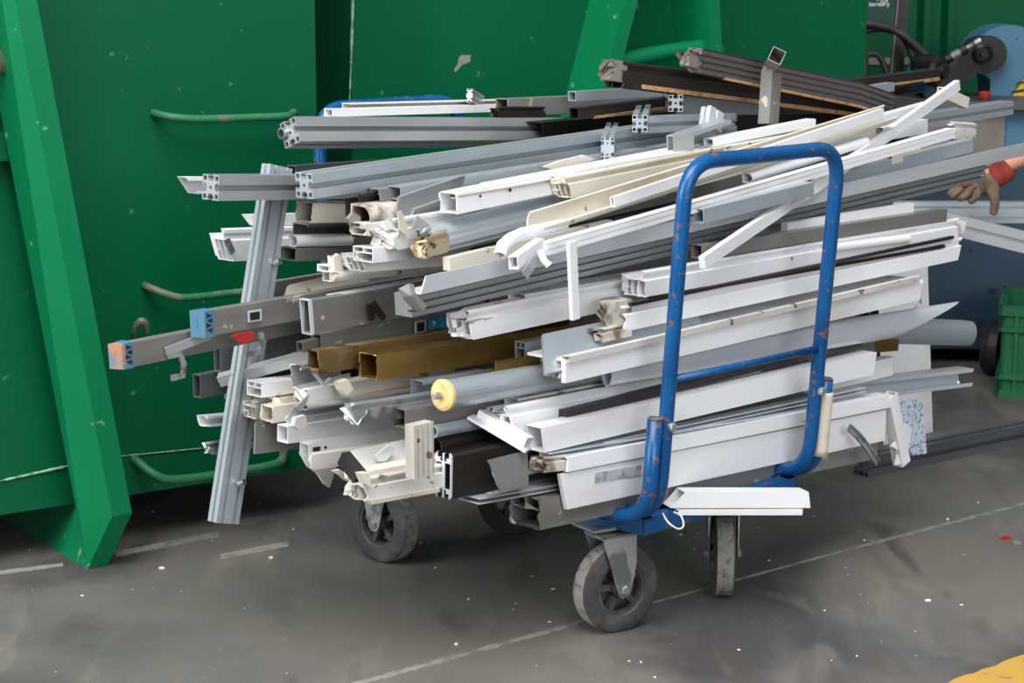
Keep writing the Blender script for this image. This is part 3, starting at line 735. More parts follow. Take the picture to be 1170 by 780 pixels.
# --- tangled profile ends, centre left
piece('dark_window_profile', 'dark grey window profile end hanging at the middle left tangle', 'brown_dark', 'sash', [(414, 238, .42), (500, 226, .44)], 32, .05, GD)
piece(AP, 'dirty hinge bracket profile over the dark window profile', 'alu_dull', 'box2', [(434, 224, .41), (540, 211, .42)], 15, .04, GA, rag=(.008, 0))
piece('cream_gutter', 'stained cream rounded profile with dark hollow mouth in the tangle', 'chamber', 'dome', [(424, 250, .37), (530, 238, .39)], 30, .06, GW, w=.004)
piece(WP, 'white chambered profile end under the stained cream rounded profile', 'white_dirty', 'box2', [(420, 263, .35), (520, 256, .36)], 14, .05, GW, rag=(.006, 0))
piece(AP, 'bent silver cover strip among the tangled ends', 'alu', 'gutter', [(470, 250, .33), (545, 224, .35)], 28, .05, GA, roll=-30)
piece(WP, 'ragged white multi chamber profile at the centre of the tangle', 'white_dirty', 'sash', [(452, 268, .30), (560, 250, .31)], 36, .07, GW, rag=(.012, 0))
piece(WP, 'clean white chambered end poking left of the big fluted silver profile', 'white', 'box2', [(426, 292, .33), (520, 283, .34)], 17, .06, GW)
piece(WP, 'wide white profile end lowest of the tangled white ends', 'white', 'sash', [(414, 299, .37), (540, 290, .38)], 24, .06, GW, mit=(.5, 0))
piece('white_strip', 'thin white rail running left from the tangle to a stub', 'white', 'chan', [(373, 307, .46), (520, 299, .47)], 8, .03, GW, key='g1')
piece('end_stub', None, 'cream', 'box', [(386, 292, .45), (388, 318, .45)], 13, .02, parent=ENT['g1'], rag=(.004, .004))
piece('white_strip', 'white rounded strip under the thin white rail', 'white_dirty', 'dome', [(383, 317, .44), (520, 306, .45)], 12, .04, GW)
piece('fluted_silver_profile', 'big silver fluted half round profile rising from the tangle', 'anod', 'fluted', [(500, 279, .25), (765, 213, .28)], 37, .07, GA, rag=(.008, 0))
piece('crumpled_foil', 'brown crumpled scrap at the end of the fluted silver profile', 'gold_dirty', 'sash', [(487, 282, .24), (512, 275, .24)], 26, .04, GA, cat='scrap', rag=(.016, .01))
piece('cream_plate', 'narrow beige plate beneath the fluted silver profile', 'cream', 'solid', [(514, 302, .22), (700, 258, .24)], 15, .02, GW, cat='plate')
piece(AP, 'long bright silver plate profile spanning from the middle to the right edge', 'alu_bright', 'ell', [(484, 326, .115), (1186, 167, .10)], 20, .05, GA, mit=(-.5, 0))
piece('grooved_aluminium_profile', 'long dark grooved profile under the bright silver plate profile', 'alu', 'ribbed', [(470, 350, .17), (1126, 196, .155)], 26, .05, GA, w=3)
piece('bent_bracket', 'bent grey bracket at the left end of the dark grooved profile', 'alu_dull', 'solid', [(470, 324, .10), (472, 336, .09), (486, 352, .085)], 8, .03, GA, cat='bracket')
piece('white_sheet_board', 'white board corner showing right of the handle under the grooved profile', 'white', 'solid', [(900, 265, .09), (1044, 241, .09)], 20, .02, GW)
# --- ladder rails and tubes, left middle
cap = lambda par, p, h: None
L1 = piece('ladder_rail', 'upper grey ladder rail with blue plastic end cap', 'alu_dull', 'box', [(243, 369, .48), (490, 326, .52)], 29, .027, GA, cat='ladder rail')
piece('end_cap', 'blue plastic end cap', 'capblue', 'box', [(234, 371, .477), (245, 369, .477)], 31, .032, parent=L1, w=.0155, mita=(-.4, 0))
piece('rung_socket', None, 'alu_bright', 'box', [(284, 362, .478), (299, 359.5, .478)], 13, .004, parent=L1)
piece('rung_hole', None, 'black', 'solid', [(286, 361.7, .4765), (297, 360, .4765)], 9, .002, parent=L1)
piece('hook', 'grey hook', 'galv', 'solid', [(299, 380, .47), (301, 392, .468), (296, 402, .466), (283, 405, .466)], 6, .006, parent=L1)
bm = bmesh.new(); prism(bm, [on_t(x, y, .472) for x, y in ((265, 385), (272, 381), (290, 379), (291, 385), (281, 392), (277, 392))], W * .006)
tag(link('red_catch', bm, 'red', L1), 'red plastic catch')
L2 = piece('ladder_rail', 'lower grey ladder rail with worn blue and orange end cap', 'alu_dull', 'box', [(148, 406, .52), (400, 356, .55)], 28, .027, GA, cat='ladder rail')
piece('end_cap', 'worn blue and orange plastic end cap', 'capblue', 'box', [(144, 407, .517), (152, 405.2, .517)], 30, .032, parent=L2, w=.0155)
piece('end_cap', 'orange worn cap tip', 'caporange', 'box', [(140, 408, .518), (145, 406.9, .518)], 29, .030, parent=L2, w=.0145, mita=(-.4, 0))
piece('strut', None, 'alu', 'solid', [(190, 402, .515), (240, 383, .51)], 10, .006, parent=L2)
piece('hook', None, 'galv', 'solid', [(192, 407, .515), (206, 404, .512), (211, 416, .51), (210, 429, .51), (197, 432, .51)], 7, .006, parent=L2)
for (par, cx, cy, t_) in ((L1, 239.5, 370, .4765), (L2, 147.5, 406.2, .5165)):
    for k in range(4):
        y0 = cy - 11 + k * 5.6; f_ = (k % 2) * 2 - 1
        q = [on_t(cx + f_ * 3.5, y0 - 1.6, t_), on_t(cx + f_ * 3.5, y0 + 4.6, t_), on_t(cx - f_ * 3.5, y0 + 1.5, t_)]
        bm = bmesh.new(); prism(bm, q, W * .002); link('cap_hole', bm, 'glass_dark', par)
LB = piece('ladder_rail', 'grey ladder rail section with blue label, above the bronze plate', 'alu_dull', 'box', [(367, 395, .44), (560, 358, .46)], 27, .03, GA, cat='ladder rail')
lb = piece('blue_label', 'blue sticker with a small round white mark', 'labelblue', 'solid', [(489, 371, .438), (536, 362, .438)], 12, .001, parent=LB)
piece('rung_socket', None, 'alu_bright', 'box', [(475, 374, .437), (487, 372, .437)], 14, .004, parent=LB)
piece('rung_hole', None, 'black', 'solid', [(477, 374, .4355), (485, 372.5, .4355)], 10, .002, parent=LB)
piece('round_mark', None, 'lettering', 'round', [(495, 369.5, .4365), (497.5, 369, .4365)], 8, .002, parent=lb, ref=-W)
L3 = piece('plain_box_section', 'plain grey box section with thin open end and black clip', 'alu_dull', 'box', [(357, 362, .40), (500, 338, .43)], 38, .025, GA, key='L3')
piece('black_clip', 'black plastic clip', 'black', 'solid', [(424, 347, .396), (426, 366, .396)], 8, .006, parent=L3)
piece('clip_arm', 'black plastic clip arm', 'black', 'solid', [(427, 346, .395), (440, 364, .395)], 7, .006, parent=L3)
piece('open_rim', None, 'alu_bright', 'box', [(354, 363, .40), (358, 362, .40)], 41, .03, parent=L3, w=.002)
piece(AP, 'pale flat bar lying on the grey box section with the black clip', 'alu_bright', 'chan', [(384, 341, .42), (520, 316, .44)], 7, .03, GA)
piece('grey_wedge_plate', 'grey wedge plate behind the leaning post, over the upper ladder rail', 'alu_dull', 'solid', [(300, 334, .74), (420, 314, .76)], 20, .02, GA, cat='plate', mit=(-.6, 0))
piece('cream_plate', 'sloping cream panel above the upper ladder rail', 'cream', 'solid', [(325, 341, .62), (420, 318, .62)], 30, .01, GW, cat='plate', roll=35, mit=(-1, 0))
piece(BT, 'flat dark tube with slot shaped end between the two ladder rails', 'alu_dark', 'box', [(252, 409, .68), (400, 380, .70)], 34, .022, GA)
piece(BT, 'slim light tube with looped end below the plain box section', 'alu', 'box', [(250, 437, .66), (376, 403, .46)], 13, .02, GA, key='L5')
piece('tube_collar', None, 'alu_bright', 'box', [(364, 406, .455), (378, 402.5, .455)], 15, .025, parent=ENT['L5'])
piece(BT, 'dark grey oval tube end left of the leaning post', 'alu_dark', 'box', [(229, 442, .70), (350, 418, .72)], 27, .025, GA)
piece('grey_short_bar', 'short grey bar beside the slim looped tube', 'alu_dull', 'box', [(346, 397, .45), (372, 391, .45)], 12, .02, GA)
piece(AP, 'open grey bracket profile below the looped tube end', 'alu', 'chan', [(344, 431, .40), (400, 418, .41)], 28, .03, GA, rag=(.004, 0))
piece('grey_channel', 'grey dusty channel crossing behind the leaning post', 'alu_dull', 'chan', [(275, 436, .66), (420, 410, .66)], 16, .04, GA)
# --- bronze pieces
piece('bronze_plate_profile', 'dirty bronze profile smeared with pale dust under the labelled ladder rail', 'gold_dirty', 'box', [(364, 414, .34), (556, 385, .37)], 27, .03, GD, rag=(.004, 0))
piece('bronze_square_tube', 'shiny bronze square tube with dark hollow end', 'gold', 'box', [(431, 420, .26), (700, 381, .28)], 29, .052, GD, rag=(.003, 0))
piece('bronze_strip', 'small bronze offcut between roller tube and tilted grey plate', 'gold', 'ell', [(567, 419, .15), (680, 400, .15)], 13, .03, GD)
piece('bronze_strip', 'dark bronze strip above the bronze square tube', 'bronze', 'box', [(548, 388, .31), (650, 370, .31)], 12, .03, GD)
piece(AP, 'grey hollow profile end over the small bronze offcut', 'alu', 'box2', [(600, 401, .16), (660, 390, .16)], 20, .03, GA)
piece('bronze_tube', 'brown tube end showing at the right of the pile behind the handle', 'gold', 'ribbed', [(950, 400, .16), (1027, 394, .16)], 14, .03, GD)
# --- lower left: white broken ends
piece(WP, 'white plate with foam edge below the dirty bronze profile', 'white_dirty', 'box', [(352, 454, .38), (520, 424, .40)], 18, .04, GW, rag=(.008, 0), key='L11')
piece('foam_edge', 'ragged foam edge', 'foam', 'solid', [(362, 463, .378), (470, 442, .38)], 4, .01, parent=ENT['L11'], rag=(.006, .006))
piece(AP, 'thin grey rod profile across the lower left white ends', 'alu', 'dome', [(352, 466, .35), (540, 437, .36)], 7, .02, GA)
piece(AP, 'grey flat channel under the thin grey rod profile', 'anod', 'chan', [(342, 474, .37), (540, 446, .38)], 18, .03, GA, mit=(-.8, 0))
piece('cream_flake_strip', 'crumbling cream strip below the grey flat channel', 'cream', 'solid', [(338, 481, .385), (470, 458, .39)], 8, .03, GW, rag=(.01, .01))
piece('crumpled_foil', 'crumpled shiny zinc scrap left of the cream end disc', 'galv', 'sash', [(415, 472, .21), (500, 459, .22)], 26, .05, GA, cat='scrap', rag=(.02, .012))
piece(AP, 'pale grey channel end behind the cream end disc', 'anod', 'chan', [(484, 446, .24), (560, 434, .24)], 22, .04, GA)
piece(BT, 'dull square tube under the cream end disc', 'alu_dull', 'box', [(463, 479, .19), (600, 456, .19)], 22, .04, GA, key='L15')
piece(WP, 'white box profile with ochre hollow end at the lower left', 'white', 'box', [(329, 497, .44), (520, 470, .44)], 20, .035, GW)
piece(WP, 'white profile lying on the box profile with ochre end', 'white', 'box', [(346, 479, .45), (500, 458, .45)], 15, .03, GW, rag=(.005, 0))
piece(WP, 'narrow white profile with slot and pin hole above the white shards', 'white', 'box', [(353, 515, .41), (500, 491, .41)], 16, .03, GW, key='L17')
piece('slot_hole', None, 'black', 'solid', [(358, 513.6, .4085), (366, 512.3, .4085)], 5, .002, parent=ENT['L17'])
piece('grey_gusset_plate', 'square grey gusset plate just right of the leaning post foot', 'alu_dull', 'solid', [(292, 501, .52), (352, 494, .52)], 36, .006, GA, cat='plate')
piece('white_end_piece', 'upper white chambered end right of the leaning post', 'white', 'box2', [(299, 446, .52), (380, 436, .52)], 17, .05, GW)
piece('white_end_piece', 'lower white chambered end right of the leaning post', 'white_dirty', 'sash', [(293, 468, .56), (370, 459, .56)], 22, .05, GW, rag=(.004, 0))
piece('white_end_piece', 'cream square end standing before the white chambered ends', 'cream', 'box', [(312, 474, .48), (370, 466, .48)], 19, .04, GW, rag=(.004, 0))
piece('white_end_piece', 'small cream lump between the chambered ends and the grey bracket', 'cream', 'sash', [(322, 456, .5), (380, 447, .5)], 14, .04, GW, rag=(.01, 0))
piece('white_forked_tip', 'white forked profile tip left of the leaning post', 'white', 'chan', [(237, 482, .72), (330, 473, .72)], 12, .03, GW, rag=(.006, 0))
piece('zinc_scrap', 'crumpled zinc end low on the left of the leaning post', 'galv', 'sash', [(243, 512, .70), (320, 500, .70)], 15, .03, GA, cat='scrap', rag=(.012, 0))
piece('zinc_scrap', 'small torn zinc tab at the middle of the leaning post', 'galv', 'solid', [(258, 450, .74), (300, 446, .74)], 12, .01, GA, cat='scrap', rag=(.006, 0))
# shards
def shard(name, label, pix, t, th, m, group=GW, cat='scrap'):
    bm = bmesh.new(); prism(bm, [on_t(x, y, t) for x, y in pix], W * th)
    o = on_t(pix[0][0], pix[0][1], t); mw = Matrix.Translation(o) @ Matrix((U, -W, V((0, 0, 1)))).transposed().to_4x4()
    return tag(link(name, bm, m, None, mw), label, cat, group)
shard('white_shard', 'pointed broken white panel shard at the lowest left of the pile', [(343, 517), (356, 520), (372, 524), (386, 528), (377, 557), (371, 553), (363, 541), (352, 533)], .38, .006, 'white_dirty')
shard('white_shard', 'small pointed white splinter beside the black plastic cap', [(380, 538), (388, 536), (397, 541), (403, 546), (395, 549), (388, 543)], .24, .006, 'cream')
shard('torn_wrap', 'torn cream plastic scrap lying on the flat grey profile with two holes', [(622, 191), (640, 184), (668, 177), (681, 182), (662, 188), (632, 194)], .375, .01, 'cream')
shard('granite_sheet', 'blue white speckled stone effect sheet leaning at the right end', [(1027, 459), (1050, 456), (1055, 462), (1059, 518), (1042, 520), (1036, 500)], .10, .006, 'granite', None, 'sheet')
piece('white_board', 'flat white board over the white shards', 'white_dirty', 'solid', [(358, 528, .34), (500, 507, .34)], 18, .02, GW, rag=(.008, 0))
piece('white_board', 'pale board right of the black plastic cap', 'white', 'solid', [(398, 530, .22), (520, 505, .22)], 30, .012, GW, rag=(.003, 0), roll=20, mit=(-.4, 0))
piece('black_plastic_cap', 'small black plastic cap near the left rear castor', 'black', 'box', [(388, 523, .20), (407, 546, .15)], 17, .02, None, cat='cap', ref=-U)
piece(WP, 'dirty white stepped profile with ragged end above the left castor', 'white_dirty', 'sash', [(419, 560, .12), (540, 537, .12)], 28, .06, GW, rag=(.007, 0), key='L22')
piece('foam_edge', 'ragged foam edge', 'cream', 'solid', [(424, 574, .118), (500, 560, .118)], 5, .012, parent=ENT['L22'], rag=(.006, .006))
piece('cream_flake_strip', 'peeling cream strip lying on the ragged stepped profile', 'cream', 'solid', [(414, 546, .16), (530, 523, .16)], 12, .04, GW, rag=(.01, .006))
L23 = piece('white_channel_stub', 'short upright pale channel with a rusty screw hole', 'white_dirty', 'ribbed', [(484, 484, .03), (485, 545, .03)], 31, .025, GW)
piece('rust_spot', None, 'rust', 'round', [(477.5, 503, .0285), (480, 503, .0285)], 6, .003, parent=L23)
piece('dark_framing_profile', 'dark brown H shaped profile with pale cut end facing left', 'brown_dark', 'aitch', [(516, 545, .095), (660, 514, .10)], 54, .045, GD, key='L24')
piece('cut_rim', 'pale cut rim', 'alu_bright', 'aitch', [(515, 545.2, .095), (517, 544.8, .095)], 54.5, .0455, parent=ENT['L24'])
piece('torn_bracket', 'torn grey bracket plate right of the H shaped profile', 'alu_dull', 'ell', [(566, 544, .04), (604, 534, .055)], 40, .04, GA, cat='bracket', rag=(.004, .003), roll=14, mit=(.4, .2))
piece('flat_rail', 'flat bright rail lying on the deck edge above the far castor', 'alu_bright', 'chan', [(548, 573, .07), (640, 556, .07)], 7, .06, GA)
piece('dark_tube', 'dark bronze round tube above the H shaped profile', 'brown_dark', 'round', [(505, 512, .17), (660, 482, .17)], 24, .04, GD)
piece('silver_tube', 'silver rounded tube above the dark bronze round tube', 'anod', 'round', [(500, 494, .16), (660, 464, .16)], 15, .03, GA)
piece(AP, 'small grey channel end between torn bracket and lowest grey box profile', 'alu', 'chan', [(596, 552, .085), (660, 538, .085)], 28, .04, GA, rag=(.004, 0))
# --- top of the pile
piece('white_batten', 'white batten with clips on top at the rear handle', 'white', 'box', [(380, 129, .90), (590, 123, .92)], 9, .03, GW)
piece('white_batten', 'second white batten higher on top at the rear handle', 'white_dirty', 'chan', [(400, 122, .94), (620, 116, .95)], 8, .03, GW)
piece(TS, 'tiny grey extrusion offcut tipped up beside the blue rear handle', 'alu', 'tslot2', [(533, 109, .93), (546, 117, .97)], 15, .016, GA, ref=-U, roll=25)
piece('grey_channel', 'flat grey channel with brown broken end on top of the pile', 'alu_dull', 'box', [(580, 123, .74), (760, 115, .76)], 20, .04, GA, key='T3')
piece('brown_broken_end', 'brown broken end', 'brown_dark', 'sash', [(571, 128, .735), (622, 128, .735)], 13, .03, parent=ENT['T3'], rag=(.008, .008))
piece(BT, 'small blue grey tube near the top, below the black gasket profile', 'anod', 'box', [(658, 110, .68), (800, 102, .70)], 11, .025, GA)
piece('brown_channel', 'dark brown channel with tan foam under the small blue grey tube', 'brown_dark', 'box', [(661, 130, .62), (800, 113, .64)], 13, .03, GD, key='T5')
piece('foam_strip', 'tan foam strip', 'foam', 'solid', [(680, 134, .618), (760, 124, .62)], 3, .01, parent=ENT['T5'], rag=(.004, .004))
piece('dark_insulated_profile', 'black insulated profile with tan foam edge slanting down across the top', 'brown_dark', 'sash', [(713, 85, .52), (1040, 126, .50)], 30, .06, GD, rag=(.004, 0), key='T6')
piece('foam_strip', 'tan foam strip', 'foam', 'solid', [(735, 99, .515), (1040, 139, .495)], 5, .03, parent=ENT['T6'], rag=(.006, .006), segs=40)
piece('broken_face', 'broken cut end', 'greybrown', 'box2', [(702, 80, .53), (716, 83, .525)], 24, .05, parent=ENT['T6'], rag=(.012, 0))
piece('black_gasket_profile', 'black ribbed gasket profile on the very top, running down to the right', 'gasket', 'ribbed', [(801, 69, .44), (900, 90, .435), (983, 107, .43), (1021, 120, .42)], 28, .04, GD, rag=(.008, 0), key='T7')
piece('foam_strip', 'tan foam strip', 'foam', 'solid', [(830, 90, .438), (900, 104.5, .433), (983, 121.5, .428), (1005, 129, .42)], 3, .012, parent=ENT['T7'], rag=(.003, .003))
piece('torn_end', 'torn brown end', 'greybrown', 'sash', [(790, 66, .445), (803, 69, .445)], 20, .04, parent=ENT['T7'], rag=(.012, .004))
piece('square_tube', 'grey square tube standing upright and bent, hollow end up', 'alu_dull', 'box', [(884, 142, .36), (888, 82, .37), (890, 76, .365), (895, 67, .33)], 18, .035, GA)
piece('dark_insulated_profile', 'dark profile with tan edge pointing at the blue motor', 'brown_dark', 'box', [(930, 104, .52), (1074, 85, .56)], 13, .05, GD, key='T9')
piece('foam_strip', 'tan foam strip', 'foam', 'solid', [(960, 106, .518), (1074, 90, .555)], 4, .01, parent=ENT['T9'], rag=(.003, .003))
piece('dark_insulated_profile', 'short dark channel below the dark profile pointing at the motor', 'brown_dark', 'chan', [(1006, 107, .53), (1056, 99, .54)], 13, .04, GD)
piece(BT, 'small grey tube end under the dark profile at the right top', 'anod', 'box', [(975, 107, .48), (1022, 99, .49)], 10, .03, GA)
piece('gasket_strip', 'loose black gasket lying at the right top beyond the ribbed gasket', 'gasket', 'ribbed', [(1000, 113, .46), (1062, 120, .47)], 14, .03, GD)
SR = (-U * .9 - W * .2).normalized()
piece(TS, 'short slotted extrusion stub left of the flat grey channel box, cut end to the viewer', 'anod', 'tslot', [(731, 141, .40), ('z', 737, 124, on_t(*(731, 141, .40)).z)], 19, .036, GA, ref=V((-1, .15, 0)), center=True)
piece(TS, 'short double slotted stub resting on the long rising extrusion', 'anod', 'tslot2', [(694, 170, .38), ('z', 700, 152, on_t(*(694, 170, .38)).z)], 26, .030, GA, ref=V((-1, .15, 0)), center=True)
piece(TS, 'slotted stub end peeping out under the black insulated profile', 'alu', 'tslot', [(772, 118, .50), ('z', 764, 107, on_t(*(772, 118, .50)).z)], 19, .036, GA, ref=V((-1, .15, 0)), center=True)
piece(TS, 'bright upright stub standing behind the square ended channel', 'alu_bright', 'tslot', [(817, 147, .36), (820, 125, .37)], 26, .03, GA)
piece('grey_end_channel', 'grey channel with closed square end on top of the pile', 'anod', 'chan', [(781, 167, .29), (836, 148, .33)], 24, .045, GA, key='T11')
piece('end_plate', None, 'alu', 'solid', [(770, 168.5, .292), (793, 166.5, .275)], 27, .004, parent=ENT['T11'], ref=(-W * .5 - U).normalized())
piece(TS, 'pale slotted extrusion lying behind the short stub', 'anod', 'tslot', [(738, 143, .45), (840, 138, .48)], 19, .04, GA)
piece('pale_panel', 'pale blue grey panel leaning behind the foam edged profile', 'anod', 'solid', [(775, 121, .60), (880, 130, .60)], 26, .008, GA, cat='panel')
piece('dark_tray', 'dark sheet standing in for the shade under the foot of the bent square tube', 'brown_dark', 'solid', [(835, 143, .56), (1010, 138, .58)], 22, .02, GD, cat='sheet')  # dark sheet added where the pile interior lies in shade
piece(AP, 'blue grey slotted profile end at the upper right, over the machine table', 'anod', 'tslot', [(1000, 148, .36), (1158, 123, .40)], 17, .045, GA)
piece('cream_end_piece', 'small cream chambered end at the tip of the diagonal strip', 'cream', 'box2', [(1081, 106, .27), (1107, 118, .27)], 13, .03, GW, cat='scrap')
piece('white_strip', 'white board end under the diagonal strip at upper right', 'white', 'box', [(1000, 140, .3), (1064, 122, .31)], 11, .03, GW)
piece(AP, 'grey flat profile ending in torn foil at the right', 'anod', 'ell', [(990, 180, .2), (1116, 151, .22)], 18, .05, GA, key='T18')
piece('torn_foil', None, 'white_dirty', 'sash', [(1092, 149, .2), (1113, 150, .2)], 20, .03, parent=ENT['T18'], rag=(.014, .014))
piece('cream_end_piece', 'small cream plug under the long white strip at the right', 'cream', 'box', [(1020, 183, .14), (1053, 174, .15)], 10, .03, GW, cat='scrap')
piece(AP, 'pale grey bar below the torn foil, over the bright silver plate', 'anod', 'box', [(960, 204, .13), (1112, 166, .16)], 16, .03, GA)
def hole(parent, x, y, t, r=2.2):
    p = on_t(x, y, t); rr = px2m(r, p)
    link('screw_hole', lathe_bm([(0, 0), (0, rr), (.0012, rr), (.0012, 0)], p + W * .0006, -W, 10), 'black', parent)
hole(ENT['M5'], 583, 217, .2375); hole(ENT['M5'], 549, 224, .2365, 1.6)
hole(ENT['L17'], 372, 511, .4085, 1.8); hole(ENT['F12'], 905, 295, .0545, 1.4)
# small offcuts in the tangles
shard('plastic_offcut', 'thin white lip standing up in the tangled ends beside the crumpled brown scrap', [(455, 243), (459, 241), (466, 262), (462, 268), (457, 262)], .29, .004, 'cream')
shard('metal_offcut', 'grey triangular offcut wedged above the ragged multi chamber profile', [(470, 262), (477, 246), (493, 259)], .28, .003, 'alu')
shard('plastic_offcut', 'two toned slanting strip below the stained cream rounded profile', [(436, 268), (441, 267), (455, 280), (451, 283)], .33, .006, 'white')
shard('metal_offcut', 'thin silver bent edge under the looped tube end', [(352, 420), (355, 418), (371, 438), (377, 431), (379, 433), (371, 443)], .385, .003, 'alu_bright')
shard('plastic_offcut', 'jagged cream fragment between the grey bracket and the grey channel', [(388, 437), (398, 433), (404, 445), (396, 452), (391, 446)], .335, .02, 'cream')
shard('metal_offcut', 'grey pointed blade offcut pointing up over the square cream end', [(338, 465), (354, 450), (350, 461), (343, 470)], .345, .004, 'alu')
shard('plastic_offcut', 'white splintered plate right of the square grey gusset plate', [(338, 478), (349, 474), (352, 486), (343, 492), (336, 487)], .36, .012, 'white_dirty')
shard('metal_offcut', 'silver torn strip lying on the pale board by the black cap', [(430, 520), (445, 508), (452, 512), (441, 527), (433, 527)], .205, .006, 'alu_bright')
shard('plastic_offcut', 'cream chipped corner at the ragged stepped profile end', [(413, 541), (423, 540), (424, 556), (418, 553)], .11, .02, 'cream')
shard('metal_offcut', 'grey torn edge piece left of the dark window profile', [(398, 250), (404, 243), (412, 247), (412, 262), (403, 259)], .40, .01, 'alu_dull')
# --- filler profiles added deep inside, so the gaps of the pile look dark
DI = 'filler profiles added to darken the gaps of the pile'
for m, sec, pts, h, lb in (
    ('alu_dull', 'box', [(530, 262, .46), (1010, 160, .56)], 44, 'grey filler box profile added to darken the gap behind the cream gutter'),
    ('alu_dark', 'box', [(545, 302, .50), (1000, 205, .58)], 44, 'dark filler box profile added to darken the gap below the long white strip'),
    ('alu_dull', 'box', [(560, 345, .50), (1020, 246, .58)], 44, 'grey filler box profile added to darken the gap above the white stack'),
    ('alu_dark', 'box', [(560, 384, .50), (1010, 295, .58)], 40, 'dark filler box profile added to darken the gaps between the white stack profiles'),
    ('alu_dark', 'box', [(530, 530, .44), (960, 460, .50)], 40, 'dark filler box profile added to darken the gap above the lowest grey profile'),
    ('brown_dark', 'box', [(620, 160, .80), (960, 128, .86)], 40, 'dark brown filler profile added to darken the gap beneath the top tubes'),
    ('alu_dark', 'box', [(405, 345, .66), (640, 300, .74)], 34, 'dark filler profile added to darken the gap over the cream sloping panel'),
    ('alu_dull', 'box', [(395, 290, .74), (640, 250, .80)], 40, 'grey filler profile added to darken the gap behind the tangled white ends'),
    ('alu_dark', 'box', [(410, 440, .60), (640, 400, .66)], 40, 'dark filler profile added to darken the gap under the bronze square tube'),
):
    piece('inner_profile', lb, m, sec, pts, h, .08, DI)
# --- right ends
piece('aluminium_channel', 'silver channel with stringy cut end sticking out at the right', 'alu_bright', 'chan', [(965, 448, .20), (1112, 431, .20)], 22, .05, GA, rag=(0, .004))
piece(WP, 'white profile end poking out right of the mitred white profile', 'white', 'box', [(930, 440, .12), (1021, 418, .12)], 22, .03, GW, rag=(0, .006))
piece('grey_scrap_strip', 'dark dusty grey strip above the mitred white profile', 'alu_dull', 'ribbed', [(850, 424, .15), (1000, 392, .15)], 18, .03, GA)
piece('strap_bracket', 'bent galvanised strap hanging over the wide white board', 'galv', 'chan', [(971, 488, .0), (981, 497, -.005), (990, 508, -.015), (997, 519, -.02), (1004, 529, -.02)], 9, .006, GA, cat='bracket', w=.002)
shard('white_torn_bracket', 'torn white plastic corner piece hanging below the sash corner', [(1032, 495), (1036, 484), (1042, 491), (1039, 508), (1036, 530), (1024, 531), (1027, 515), (1019, 510)], .035, .006, 'white')
sill = piece('white_sill_profile', 'white grooved sill profile lying across the front deck rail', 'white', 'box', [(775, 571, .0), (925, 571, -.15)], 19, .05, GW, mit=(-.9, -.2))
piece('sill_lip', None, 'white', 'box', [(772, 585, .003), (917, 585, -.145)], 7, .04, parent=sill)
tag(link('cable_tie', tube_bm([on_t(757, 586, -.03), on_t(764, 597, -.06), on_t(775, 604, -.07), on_t(781, 600, -.06), on_t(778, 589, -.05), on_t(770, 585, -.03)], .0022, 6, 5), 'white'), 'loose white cable tie looped over the blue deck rail', 'cable tie')
piece('tall_white_board', 'tall white board standing upright behind the right end of the pile', 'white', 'solid', [(1040, 507, .70), (1033, 290, .74)], 92, .012, None, cat='board')
piece(TS, 'grey slotted extrusion lying on the floor at the right', 'alu_dark', 'tslot', [('z', 992, 534, .03), ('z', 1200, 491, .03)], 25, .055, GA, ref=-W)

# ------------------------------------------------------------------ blue machine, bench, crate, hand on the right
MY = 7.75
mz = lambda x, y, Y=MY: on_y(x, y, Y)
mb = mz(1150, 250); M = empty('cutting_machine', V((mb.x, mb.y, 0)), 'blue metal cutting machine with round housing and black greasy head, right edge', 'machine')
c = mz(1152, 77); r = px2m(48, c); nrm = V((-.35, -.94, 0)).normalized()
pts = [c + V((r * math.cos(a), 0, r * math.sin(a))) for a in [math.radians(20 + i * 8) for i in range(20)]]
foot = [mz(1134, 116), mz(1120, 165), mz(1200, 165), mz(1200, 60)]
poly = pts + [mz(1131, 90), mz(1133, 116), mz(1133, 170), mz(1205, 170), mz(1205, 60)]
bm = bmesh.new(); prism(bm, poly, V((0, .22, 0))); bmesh.ops.triangulate(bm, faces=[f for f in bm.faces if len(f.verts) > 4]); link('blade_housing', bm, 'machineblue', M)
bm = bmesh.new(); prism(bm, [mz(1152, 117, MY - .02), mz(1175, 83, MY - .02), mz(1200, 60, MY - .02), mz(1200, 117, MY - .02)], V((0, .015, 0))); link('hazard_plate', bm, 'yellow', M)
bm = bmesh.new()
for i in range(2):
    prism(bm, [mz(1157 + 6 * i, 104 - 10 * i, MY - .022), mz(1200, 96 - 10 * i, MY - .022), mz(1200, 99 - 10 * i, MY - .022), mz(1155 + 6 * i, 107 - 10 * i, MY - .022)], V((0, .002, 0)))
link('hazard_stripe', bm, 'black', M)
def capsule(name, a, b, r, m, par, Y):
    A, B = mz(a[0], a[1], Y), mz(b[0], b[1], Y); R = px2m(r, A)
    d = (B - A).normalized(); s = d.cross(V((0, 1, 0))).normalized(); n = 12; P = []
    for i in range(n + 1): q = math.pi * i / n; P.append(B + (s * math.cos(q) + d * math.sin(q)) * R)
    for i in range(n + 1): q = math.pi * i / n; P.append(A + (-s * math.cos(q) - d * math.sin(q)) * R)
    bm = bmesh.new(); prism(bm, P, V((0, .12, 0))); bmesh.ops.triangulate(bm, faces=[f for f in bm.faces if len(f.verts) > 4])
    return link(name, bm, m, par)
capsule('seal_ring', (1124, 64), (1130, 62), 21, 'black', M, MY - .06)
hd = capsule('cutting_head', (1082, 92), (1122, 62), 14, 'grease', M, MY - .12)
